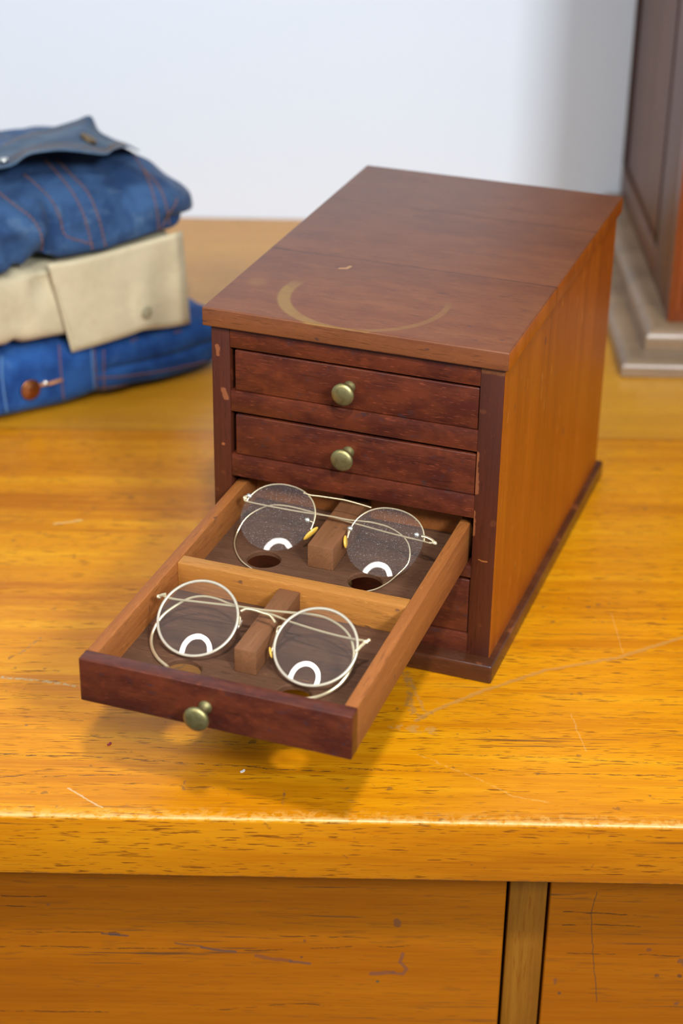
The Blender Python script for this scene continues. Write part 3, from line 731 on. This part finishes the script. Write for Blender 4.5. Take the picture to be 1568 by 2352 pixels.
# end pieces joining rim and hinge, nose pads on thin arms
for s_, h in ((-1, F_hL), (1, F_hR)):
    M = plane_matrix(GF, s_ * GF['sep'] / 2)
    q = M @ Vector((s_ * GF['r'] * .98, .0105 if s_ < 0 else .003, -.0005))
    bm = bmesh.new(); hv = Vector(h)
    add_tube(bm, [q, (q + hv) / 2 + n * .0006, hv], .0011, 8)
    if s_ > 0:
        e = hv + (hv - q).normalized() * .0035 - t * .0018
        add_tube(bm, [hv, (hv + e) / 2, e], lambda u: .0011 - .0004 * u, 8)
        add_lathe(bm, [(0, -.001), (.0010, -.001), (.0010, .001), (0, .0012)], e, n, 12)
    PA('end_piece', bm, GOLD)
for s_, pd, m_ in ((-1, F_padL, PADC), (1, F_padR, PAD)):
    p = pad = PA('nose_pad', pad_mesh(Vector(pd[-2]) * .4 + Vector(pd[-3]) * .6, pd[-1], n, .0020 if s_ < 0 else .0024, .0010), m_)
    M = plane_matrix(GF, s_ * GF['sep'] / 2)
    q = M @ Vector((-s_ * GF['r'] * .93, .0085, -.001)); c = (Vector(pd[-2]) + Vector(pd[-1])) / 2
    bm = bmesh.new(); add_tube(bm, catmull([q, q - s_ * a * .0028 + n * .0005 - t * .002, q - s_ * a * .0030 - t * .006 - n * .001, c], 5), .00045, 8)
    PA('pad_arm', bm, GOLD, pad)

gB, PB, a, t, n = spectacles('eyeglasses', "rimless dusty spectacles with amber nose pads in the open drawer's rear compartment", GB,
    outline_p3(), .165, 'brow', LENS_B,
    dict(templeL=B_templeL, templeR=B_templeR, bridge=B_bridge, hL=B_hL, hR=B_hR), .00055, True)
for q in B_scr:      # little silver rivets through the lenses, front and back
    bm = bmesh.new(); qv = Vector(q)
    # lens surface height above its plane at this rivet
    c = min((Vector(GB['P0']) + a * GB['sep'] / 2 * s_ for s_ in (-1, 1)), key=lambda c: (c - qv).length)
    r2 = ((qv - c).dot(a)) ** 2 + ((qv - c).dot(t)) ** 2
    w = math.sqrt(.165 ** 2 - r2) - math.sqrt(.165 ** 2 - .026 ** 2)
    base_ = qv - n * (qv - Vector(GB['P0'])).dot(n) + n * w
    add_lathe(bm, [(0, 0), (.0016, 0), (.0017, .0003), (.0011, .0008), (0, .0009)], base_, n, 18)
    add_lathe(bm, [(0, 0), (.0016, 0), (.0015, .0006), (0, .0007)], base_ - n * .0017, -n, 18)
    add_tube(bm, [base_ - n * .0017, base_], .0006, 8)
    PB('rivet', bm, PADC)
bm = bmesh.new(); add_tube(bm, catmull(B_hR, 5), lambda u: .0011, 8, flat=.6); PB('end_piece', bm, GOLD)
bm = bmesh.new(); add_tube(bm, catmull([B_hL, (Vector(B_hL) + Vector(B_scr[0])) / 2, Vector(B_scr[0]) - n * .0035], 4), .0008, 8); PB('end_piece', bm, GOLD)
for s_, pd in ((-1, B_padL), (1, B_padR)):
    pad = PB('nose_pad', pad_mesh(Vector(pd[-2]) * 1.25 - Vector(pd[-1]) * .25, Vector(pd[-1]) * 1.15 - Vector(pd[-2]) * .15, n, .0030, .0014), PAD)
    bm = bmesh.new(); c = Vector(pd[-2]) * .6 + Vector(pd[-1]) * .4
    add_tube(bm, catmull([Vector(B_scr[1] if s_ < 0 else B_scr[2]) - n * .003, pd[0], pd[1], c], 5), .0005, 8)
    add_lathe(bm, [(0, -.0009), (.0011, -.0009), (.0012, .0009), (0, .001)], c, n, 14)
    PB('pad_arm', bm, GOLD, pad)

# ------------------------------------------------------------------ folded clothes
GR = math.radians(33.1); G0 = Vector((-.139, .693, 0))
def N3(x, y, z, s=0.0): return noise.noise(Vector((x + s, y + s * 1.3, z - s)))
def pillow(x0, x1, y0, y1, zb, zt, pw=(5, 3.2, 6), n=34, disp=None, seed=0.0, amp=.003, freq=22, lim=None):
    """a soft folded bundle: superellipsoid remapped between zb(x,y) and zt(x,y)"""
    bm = bmesh.new(); bmesh.ops.create_cube(bm, size=2)
    bmesh.ops.subdivide_edges(bm, edges=bm.edges[:], cuts=n, use_grid_fill=True)
    for v in bm.verts:
        p = v.co.copy()
        L = (abs(p.x) ** pw[0] + abs(p.y) ** pw[0]) ** (1 / pw[0])
        h = max(abs(p.x), abs(p.y))
        q = Vector((p.x * h / L if L else 0, p.y * h / L if L else 0, p.z))
        # rounding of the upright faces
        e_ = pw[1] if p.z > 0 else pw[2]
        R = (h ** e_ + abs(p.z) ** e_) ** (1 / e_); M_ = max(h, abs(p.z)); k = M_ / R if R else 1
        q *= k
        fx = (q.x + 1) / 2; fy = (q.y + 1) / 2
        x = x0 + (x1 - x0) * fx; y = y0 + (y1 - y0) * fy
        b, tt = zb(x, y), zt(x, y); z = b + (tt - b) * (q.z + 1) / 2
        v.co = (x, y, z)
    bm.normal_update()
    new = []
    for v in bm.verts:
        c = v.co
        d = amp * (N3(c.x * freq * .6, c.y * freq, c.z * freq, seed) + .5 * N3(c.x * freq * 2, c.y * freq * 2, c.z * freq * 2.6, seed + 5))
        if disp: d += disp(c)
        q = c + v.normal * d
        q.z = max(zb(q.x, q.y), min(q.z, (lim or zt)(q.x, q.y)))
        new.append(q)
    for v, c in zip(bm.verts, new): v.co = c
    return bm
def tree_of(bm):
    bm.normal_update(); return BVHTree.FromBMesh(bm)
gd = Vector(GDIR)
def cast(tree, x, z):
    o = Vector((x, 0, z)) - gd * .5
    loc, nor, i, d = tree.ray_cast(o, gd)
    return loc, nor
def stitches(tree, lines, dash=.0034, gap=.0014, r=.0007, off=.0004):
    bm = bmesh.new()
    for ln in lines:
        pts = catmull([(x, 0, z) for x, z in ln], 14)
        hits = []
        for p in pts:
            l, nn = cast(tree, p.x, p.z)
            if l is not None: hits.append(l + (nn if nn.dot(gd) < 0 else -nn) * off)
        # walk
        if len(hits) < 2: continue
        seg = []; acc = 0; on = True; cur = [hits[0]]
        for A, B in zip(hits, hits[1:]):
            if (B - A).length > .012: break
            L = (B - A).length; pos = 0
            while pos < L:
                need = (dash if on else gap) - acc; step = min(need, L - pos); pos += step; acc += step
                P = A.lerp(B, pos / L)
                if on: cur.append(P)
                if acc >= (dash if on else gap) - 1e-9:
                    if on and len(cur) > 1: seg.append(cur)
                    on = not on; acc = 0; cur = [P]
        for s in seg:
            if (s[-1] - s[0]).length > 1e-4: add_tube(bm, [s[0], s[-1]], r, 5)
    return bm
def sew(tree, lines, m, g, name='stitching', **kw):
    for ln in lines:
        b_ = stitches(tree, [ln], **kw)
        if len(b_.verts): obj(name, b_, m, g)
        else: b_.free()
def polyline_depth(pts, w, d):
    P = [Vector((x, z)) for x, z in pts]
    def f(c):
        if c.y > .09: return 0
        # position in the front-plane coordinates used for measuring
        k = c.y / gd.y; q = Vector((c.x - gd.x * k, c.z - gd.z * k)); m = 1e9
        for A, B in zip(P, P[1:]):
            D = B - A; t_ = max(0, min(1, (q - A).dot(D) / D.length_squared)); m = min(m, (q - A - D * t_).length)
        return -d * math.exp(-(m / w) ** 2)
    return f
def garment(name, label, bm, m):
    g = tag(empty(name, (G0.x, G0.y, 0), GR), label, 'folded garment', 'folded clothes stacked on the desk')
    tr = tree_of(bm); o = obj('folded_body', bm, m, g)
    return g, tr, o
def button(g, tr, p, m, r=.0085, name='button', off=.0004, dome=.002, parent=None, eyes=False):
    l, nn = cast(tr, *p)
    if l is None: return
    if nn.dot(gd) > 0: nn = -nn
    bm = bmesh.new()
    add_lathe(bm, [(0, -.001), (r * .5, -.001), (r * .92, 0), (r, dome * .5), (r * .9, dome), (r * .72, dome * .75), (r * .6, dome * 1.0), (0, dome * 1.15)], l + nn * off, nn, 28)
    return obj(name, bm, m, parent or g)

def clampi(v, a, b): return max(a, min(b, v))
# bottom: bright blue denim
jb = pillow(-.40, .036, -.001, .27, lambda x, y: .0004, lambda x, y: .0625 + clampi(-x, 0, .3) * .045 - .012 * (clampi(y, 0, .2) / .2), (7, 4.0, 6), 40, amp=.0022, seed=1.0,
            disp=lambda c: -.0045 * math.exp(-((c.x + .117) / .004) ** 2) * (1 if c.y < .05 else 0) + .002 * math.exp(-((c.x + .160) / .03) ** 2) - (.003 * math.exp(-((c.z - .031) / .0028) ** 2) if c.x > -.11 and c.y < .03 else 0) )
g1, tr1, _ = garment('folded_denim_jacket', 'bright blue folded denim garment with a copper button, bottom of the clothes stack', jb, DENIM_B)
sew(tr1, G_jean_st[:5] + G_jean_st[6:], THREAD, g1)
sew(tr1, [G_jean_st[5], [(-.1215, .056), (-.1212, .034), (-.1205, .002)]], mat_plain('light_seam', (.10, .22, .44), .9, .2), g1, name='seam_piping', dash=.004, gap=.0002, r=.0010)
button(g1, tr1, (-.1852, .0302), COPPER, .0098, dome=.003, off=.0025)
l, nn = cast(tr1, -.1640, .0312)
if nn.dot(gd) > 0: nn = -nn
bm = bmesh.new(); add_tube(bm, [l + Vector((-.013, 0, .0005)) + nn * .001, l + nn * .0014, l + Vector((.011, 0, .001)) + nn * .001], .0030, 8, flat=.4)
obj('buttonhole', bm, mat_plain('buttonhole_thread', (.52, .24, .10), .8, .2), g1)
bm = bmesh.new(); q = l + nn * .0030 + Vector((-.006, 0, .002)); bmesh.ops.create_uvsphere(bm, u_segments=14, v_segments=8, radius=.0030)
for v in bm.verts: v.co = q + v.co
obj('button_shank', bm, PADC, g1)

# middle: khaki shirt
def zkb(x, y): return .0627 + clampi(-x, 0, .3) * .045 - .012 * (clampi(y, 0, .2) / .2)
kb = pillow(-.40, -.016, -.001, .26, lambda x, y: zkb(x, y) + .0003, lambda x, y: .1500 - clampi(-x, 0, .2) * .035 - .01 * (clampi(y, 0, .2) / .2), (7, 9.0, 9), 40, amp=.0022, seed=3.3,
            disp=lambda c: (-.004 * math.exp(-((c.x + .196) / .003) ** 2) - .010 * math.exp(-((c.x + .163) / .012) ** 2 - ((c.z - .128) / .018) ** 2)) if c.y < .05 else 0)
g2, tr2, _ = garment('folded_khaki_shirt', 'beige khaki folded cotton shirt, middle of the clothes stack', kb, KHAKI)
# the shirt front's flap hangs over the bundle's front
def flap(outline, tr, off0, m, parent, name, th=.0016, bulge=None, nu=30, nv=16, wav=.0008, up=None):
    pass
def patch_from_edges(low, up_, tr, name, m, parent, off=lambda f, g: .003, th=.0016, nu=40, nv=14, depth=None):
    """a cloth piece spanned between a lower and an upper edge, given as front-plane (x,z) points"""
    A = catmull([(x, 0, z) for x, z in low], 8); B = catmull([(x, 0, z) for x, z in up_], 8)
    def samp(C, f):
        k = f * (len(C) - 1); i = min(int(k), len(C) - 2); return C[i].lerp(C[i + 1], k - i)
    bm = bmesh.new(); top = []; bot = []
    for j in range(nv + 1):
        gj = j / nv; rt = []; rb = []
        for i in range(nu + 1):
            f = i / nu; p = samp(A, f).lerp(samp(B, f), gj)
            l, nn = cast(tr, p.x, p.z)
            if depth is not None:
                yy = depth(f, gj, p, l)
                k = yy / gd.y; P = Vector((p.x, 0, p.z)) + gd * k
            else:
                P = (l if l is not None else Vector((p.x, 0, p.z))) - gd * off(f, gj)
            rt.append(bm.verts.new(P - gd * th * .5)); rb.append(bm.verts.new(P + gd * th * .5))
        top.append(rt); bot.append(rb)
    for j in range(nv):
        for i in range(nu):
            bm.faces.new((top[j][i], top[j][i + 1], top[j + 1][i + 1], top[j + 1][i]))
            bm.faces.new((bot[j][i], bot[j + 1][i], bot[j + 1][i + 1], bot[j][i + 1]))
    for j in range(nv):
        bm.faces.new((top[j][0], top[j + 1][0], bot[j + 1][0], bot[j][0])); bm.faces.new((top[j][nu], bot[j][nu], bot[j + 1][nu], top[j + 1][nu]))
    for i in range(nu):
        bm.faces.new((top[0][i], bot[0][i], bot[0][i + 1], top[0][i + 1])); bm.faces.new((top[nv][i], top[nv][i + 1], bot[nv][i + 1], bot[nv][i]))
    return bm
K = G_khaki_flap
low = [K[4], K[5], K[6], K[7], K[8], (K[9][0] - .001, K[9][1] + .001)]
upp = [(-.1590, .1450), (-.130, .1440), (-.098, .1455), (-.070, .1480), (-.045, .1500), (-.0235, .1520)]
def kdep(f, g, p, l): return -.0052 + .004 * math.exp(-((f - .84) / .10) ** 2) * (1 - g) ** .5 * min(1, g * 6) - .002 * math.exp(-((f - .66) / .06) ** 2) * (1 - g) + .003 * math.exp(-((f - .45) / .08) ** 2) * math.exp(-((g - .35) / .25) ** 2) + .0016 * math.sin(f * 9 + g * 2) + .004 * (1 - g) * (f > .6) * math.sin((f - .6) * 7) - .0035 * (1 - g) * (1 - f) + (.010 * max(0, f - .93) / .07)
fb = patch_from_edges(low, upp, tr2, 'shirt_flap', KHAKI, g2, depth=kdep)
trf = tree_of(fb); fl = obj('shirt_flap', fb, KHAKI, g2)
button(g2, trf, G_btn[0], mat_plain('shirt_button', (.30, .27, .17), .35, .5), .0062, dome=.0016)
obj('stitching', stitches(trf, [[(-.1535, .1245), (-.1475, .100), (-.1415, .078), (-.1365, .0610), (-.110, .0622), (-.080, .0650), (-.067, .0670), (-.042, .0640), (-.020, .0625)]], dash=.002, gap=.001, r=.0003), mat_plain('khaki_thread', (.42, .33, .18), .9, .2), g2)

# top: dark denim jacket
def dzt(x, y):
    # height of the puffed crown along the stack
    e = clampi((x - .014) / -.080, 0, 1)
    crown = .176 + .044 * math.sin(e * math.pi / 2) ** .8
    f = clampi(y / .09, 0, 1)
    return crown - .022 * (1 - f) ** 2 - .018 * clampi((y - .12) / .12, 0, 1)
def dzb(x, y): return .1506 - clampi(-x, 0, .2) * .035 - .01 * (clampi(y, 0, .2) / .2) + .006 * clampi((x + .03) / .03, 0, 1)
crs = [polyline_depth(G_crease, .006, .014), polyline_depth([(-.155, .215), (-.149, .19)], .010, .008), polyline_depth([(-.186, .170), (-.172, .150)], .010, .006), polyline_depth([(-.035, .166), (-.012, .166)], .0035, .006),
       polyline_depth([(-.1255, .190), (-.128, .168)], .010, .004), polyline_depth([(-.205, .20), (-.195, .17), (-.19, .145)], .004, .006), polyline_depth([(-.095, .225), (-.080, .200), (-.076, .178)], .010, .004), polyline_depth([(-.178, .205), (-.160, .182)], .008, .006)]
db = pillow(-.42, .014, -.004, .25, dzb, dzt, lim=lambda x, y: dzt(x, y) + .012, pw=(4.5, 3.0, 11), n=52, amp=.0055, seed=8.1, freq=20, disp=lambda c: sum(f(c) for f in crs))
g3, tr3, _ = garment('folded_denim_jacket', 'dark blue folded denim jacket with orange stitching and raised collar, top of the clothes stack', db, DENIM_T)
sew(tr3, G_den_st, THREAD, g3)
# raised waistband / collar flap lying on the jacket
def cdep(f, g, p, l):
    # rises from the front of the crown and runs back over it
    return .014 + .105 * g + .010 * math.sin(f * 7) * (1 - g) + .03 * max(0, f - .85) / .15 * (1 - g)
cb = patch_from_edges(G_collar_low, G_collar_up, tr3, 'collar', DENIM_C, g3, th=.006, depth=cdep, nu=60, nv=20)
for v in cb.verts:
    v.co += Vector((0, 0, 1)) * .003 * N3(v.co.x * 25, v.co.y * 25, 0, 2)
trc = tree_of(cb)
obj('collar', cb, DENIM_C, g3)
clow = [(x, z + .0045) for x, z in G_collar_low[:-1]]
clow2 = [(x, z + .0085) for x, z in G_collar_low[:-2]]
cst = ([clow, clow2, [(-.20, .266), (-.175, .272), (-.15, .2725), (-.125, .275), (-.113, .277)], [(-.094, .240), (-.085, .250), (-.074, .2465)]])
sew(trc, cst, mat_plain('brown_thread', (.20, .12, .07), .8, .2), g3, r=.0005)
button(g3, trc, G_btn[1], mat_metal('dull_brass_button', (.22, .15, .08), .4), .0085, dome=.0025, off=.001)
button(g3, trc, (-.1950, .2450), PADC, .0042, dome=.0025, off=.002, name='rivet')

# ------------------------------------------------------------------ big cabinet standing at the right
cab = tag(empty('panelled_cabinet', (.2609, .706, 0)), 'tall dark wood cabinet with stepped plinth and panelled side, cut off by the right edge', 'cabinet')
CW = mat_mahog('cabinet_wood', (.075, .026, .009), (.125, .044, .015), (.20, .075, .025), 'z', .42, 11.0, fl=0.0, pore=.4, spec=.35)
CWO = mat_mahog('cabinet_pilaster_wood', (.10, .020, .004), (.19, .038, .006), (.28, .062, .01), 'z', .30, 12.0, fl=0.0, pore=.4)
CWP = mat_mahog('cabinet_plinth_wood', (.15, .10, .058), (.24, .155, .088), (.38, .25, .15), 'x', .30, 13.0, fl=0.0, pore=.5)
CX, CY = .2609, .706; cw = .60; yb = 1.150
def kpart(name, bm, m, parent=None):
    o = obj(name, bm, m, parent or cab)
    if parent is None: o.location = (-CX, -CY, 0)
    return shade_auto(o, 30)
def prism_plinth(off, z0_, z1_, prof):
    """profile (inset, z) swept round the left and front sides with a mitred corner"""
    bm = bmesh.new(); rows = []
    for ins, z in prof:
        x0_, y0_ = CX + off + ins, CY + off + ins
        rows.append([bm.verts.new(p) for p in ((x0_, yb, z), (x0_, y0_, z), (CX + cw, y0_, z), (CX + cw, yb, z))])
    for A, B in zip(rows, rows[1:]):
        for i in range(4): bm.faces.new((A[i], A[(i + 1) % 4], B[(i + 1) % 4], B[i]))
    bm.faces.new(rows[0][::-1]); bm.faces.new(rows[-1])
    return bm
kpart('plinth', prism_plinth(0, 0, .018, [(.0015, 0), (0, .0015), (0, .0085), (.001, .0115), (.0035, .0145), (.007, .0168), (.011, .0178), (.014, .018)]), CWP)
kpart('plinth_moulding', prism_plinth(.0245, .018, .040, [(0, .018), (0, .028), (.001, .032), (.004, .0365), (.008, .0392), (.012, .040)]), CWP)
BX, BY = .3097, .752; HT = .95
bm = bmesh.new()
add_box(bm, (BX + .013, BY + .004, .040), (CX + cw, yb, HT), 0)
body = kpart('body', bm, CW)
kpart('side_stile', box((BX, BY + .0205, .040), (BX + .0125, BY + .110, HT), .0015, 2), CW)
kpart('side_stile', box((BX, yb - .002, .0755), (BX + .0125, yb, HT), .0008, 2), CW)
CWD = mat_mahog('dark_strip_wood', (.022, .007, .004), (.036, .010, .005), (.06, .016, .007), 'z', .8, 15.0, fl=0.0, pore=.2, spec=.08)
kpart('dark_strip', box((BX + .0006, BY + .1105, .0755), (BX + .0125, BY + .1285, HT), .004, 3), CWD)  # dark strip in place of the groove, its shade put into the colour
kpart('dark_strip', box((BX + .0006, yb - .026, .0755), (BX + .0125, yb - .0022, HT), .004, 3), CWD)  # same dark strip repeated at the back edge
kpart('side_rail', box((BX, BY + .1105, .040), (BX + .0125, yb, .075), .0015, 2), CW)
kpart('side_panel', box((BX + .0022, BY + .1292, .0800), (BX + .0125, yb - .0265, HT), .0025, 3), CW)
# reeded pilaster at the front corner
bm = bmesh.new(); add_box(bm, (BX - .001, BY, .040), (BX + .045, BY + .020, HT), .0012, 2)
for k in range(5):
    x_ = BX + .007 + k * .0078
    add_tube(bm, [(x_, BY + .0008, .052), (x_, BY + .0008, HT - .02)], .0030, 10)
kpart('pilaster', bm, CWO)
kpart('front_door', box((BX + .047, BY + .004, .044), (CX + cw - .01, BY + .016, HT - .01), .002, 2), CW)

# ------------------------------------------------------------------ ring lamp used by the photographer (seen mirrored in the lenses)
def emis(name, col, s):
    nb = NB(name); e = nb.n('ShaderNodeEmission'); e.inputs[0].default_value = (*col, 1); e.inputs[1].default_value = s
    nb.nt.links.new(e.outputs[0], nb.out.inputs[0]); return nb.m
RINGPOS = (-1.28, -.98, 1.72)
RING_IN, RING_OUT, RING_E = .24, .34, 24.0
AREAS = [('key_downlight', (.05, -1.13, 1.70), (-.02, .14, .0), .11, 5.0, (1, .99, .975), None, 1.45),
         ('shop_light', (1.05, -2.3, 1.9), (0, .85, .1), .5, 85, (.94, .975, 1.0), .45)]
WORLD_COL = (.85, .93, 1.0); WORLD_E = .42; WORLD_LO = .16
RP = Vector((RINGPOS)); RD = (Vector((-.06, .06, .12)) - RP).normalized()
ring = tag(empty('ring_lamp', RP), 'white ring lamp on a stand above the camera, mirrored in the spectacle lenses', 'lamp')
rot = RD.to_track_quat('-Z', 'Y').to_matrix().to_4x4()
bm = bmesh.new(); N_ = 72; r0, r1 = RING_IN, RING_OUT
A = [bm.verts.new((r0 * math.cos(2 * math.pi * k / N_), r0 * math.sin(2 * math.pi * k / N_), -.012)) for k in range(N_)]
B = [bm.verts.new((r1 * math.cos(2 * math.pi * k / N_), r1 * math.sin(2 * math.pi * k / N_), -.012)) for k in range(N_)]
for k in range(N_): bm.faces.new((A[k], A[(k + 1) % N_], B[(k + 1) % N_], B[k]))
bm.transform(rot); o = obj('diffuser', bm, emis('ring_light', (1.0, .97, .93), RING_E), ring)
bm = bmesh.new()
add_lathe(bm, [(r0 - .006, -.012), (r0 - .008, 0), (r0 - .004, .014), (r1 + .004, .014), (r1 + .008, 0), (r1 + .006, -.012), (r1 + .002, -.0105), (r0 - .002, -.0105), (r0 - .006, -.012)], (0, 0, 0), (0, 0, 1), 72)
bm.transform(rot); obj('housing', bm, mat_plain('white_plastic', (.8, .8, .8), .4), ring)
bm = bmesh.new(); p0 = rot @ Vector((r1 + .006, 0, .01)); add_tube(bm, [p0, p0 + Vector((.10, -.02, -.05)), Vector((p0.x + .14, p0.y - .05, -.75 - RP.z + .02))], .011, 12)
obj('stand', bm, mat_plain('black_metal', (.03, .03, .03), .4), ring)

# ------------------------------------------------------------------ ceiling lamp (real room lamp) and daylight in the room
def area(name, loc, target, size, power, col, sy=None, spread=None):
    L = bpy.data.lights.new(name, 'AREA'); L.energy = power; L.color = col; L.size = size
    if sy: L.shape = 'RECTANGLE'; L.size_y = sy
    if spread: L.spread = spread
    o = bpy.data.objects.new(name, L); COL.objects.link(o); o.location = loc
    o.rotation_euler = (Vector(target) - Vector(loc)).to_track_quat('-Z', 'Y').to_euler(); return o
for a_ in AREAS: area(*a_)
w = bpy.data.worlds.new('World'); SC.world = w; w.use_nodes = True
nt = w.node_tree; bg = nt.nodes['Background']
tc = nt.nodes.new('ShaderNodeTexCoord'); sz = nt.nodes.new('ShaderNodeSeparateXYZ'); mr = nt.nodes.new('ShaderNodeMapRange')
nt.links.new(tc.outputs['Generated'], sz.inputs[0]); nt.links.new(sz.outputs[2], mr.inputs[0])
for i_, v_ in enumerate((-.35, .25, WORLD_LO, WORLD_E)): mr.inputs[i_ + 1].default_value = v_
bg.inputs[0].default_value = (*WORLD_COL, 1); nt.links.new(mr.outputs[0], bg.inputs[1])

# ------------------------------------------------------------------ camera
cam = bpy.data.cameras.new('camera'); co = bpy.data.objects.new('camera', cam); COL.objects.link(co)
cam.sensor_fit = 'HORIZONTAL'; cam.sensor_width = 24.0; cam.lens = 4281.862 * 24 / 1568
pt, rl, yw = .4895, .0147, -.0051
cp, sp = math.cos(pt), math.sin(pt); cy, sy = math.cos(yw), math.sin(yw)
fwd = Vector((sy * cp, cy * cp, -sp)); rt = Vector((cy, -sy, 0)); up = rt.cross(fwd)
r2 = rt * math.cos(rl) + up * math.sin(rl); u2 = up * math.cos(rl) - rt * math.sin(rl)
co.matrix_world = Matrix(((r2.x, u2.x, -fwd.x, 0), (r2.y, u2.y, -fwd.y, -.9575), (r2.z, u2.z, -fwd.z, .7333), (0, 0, 0, 1)))
cam.clip_start = .05; cam.clip_end = 50
cam.dof.use_dof = True; cam.dof.focus_distance = 1.245; cam.dof.aperture_fstop = 5.0
SC.camera = co
vs = SC.view_settings; vs.view_transform = 'Standard'; vs.look = 'None'; vs.exposure = 0.18; vs.gamma = 1.0; vs.use_curve_mapping = False
SC.cycles.caustics_reflective = True; SC.cycles.transparent_max_bounces = 16
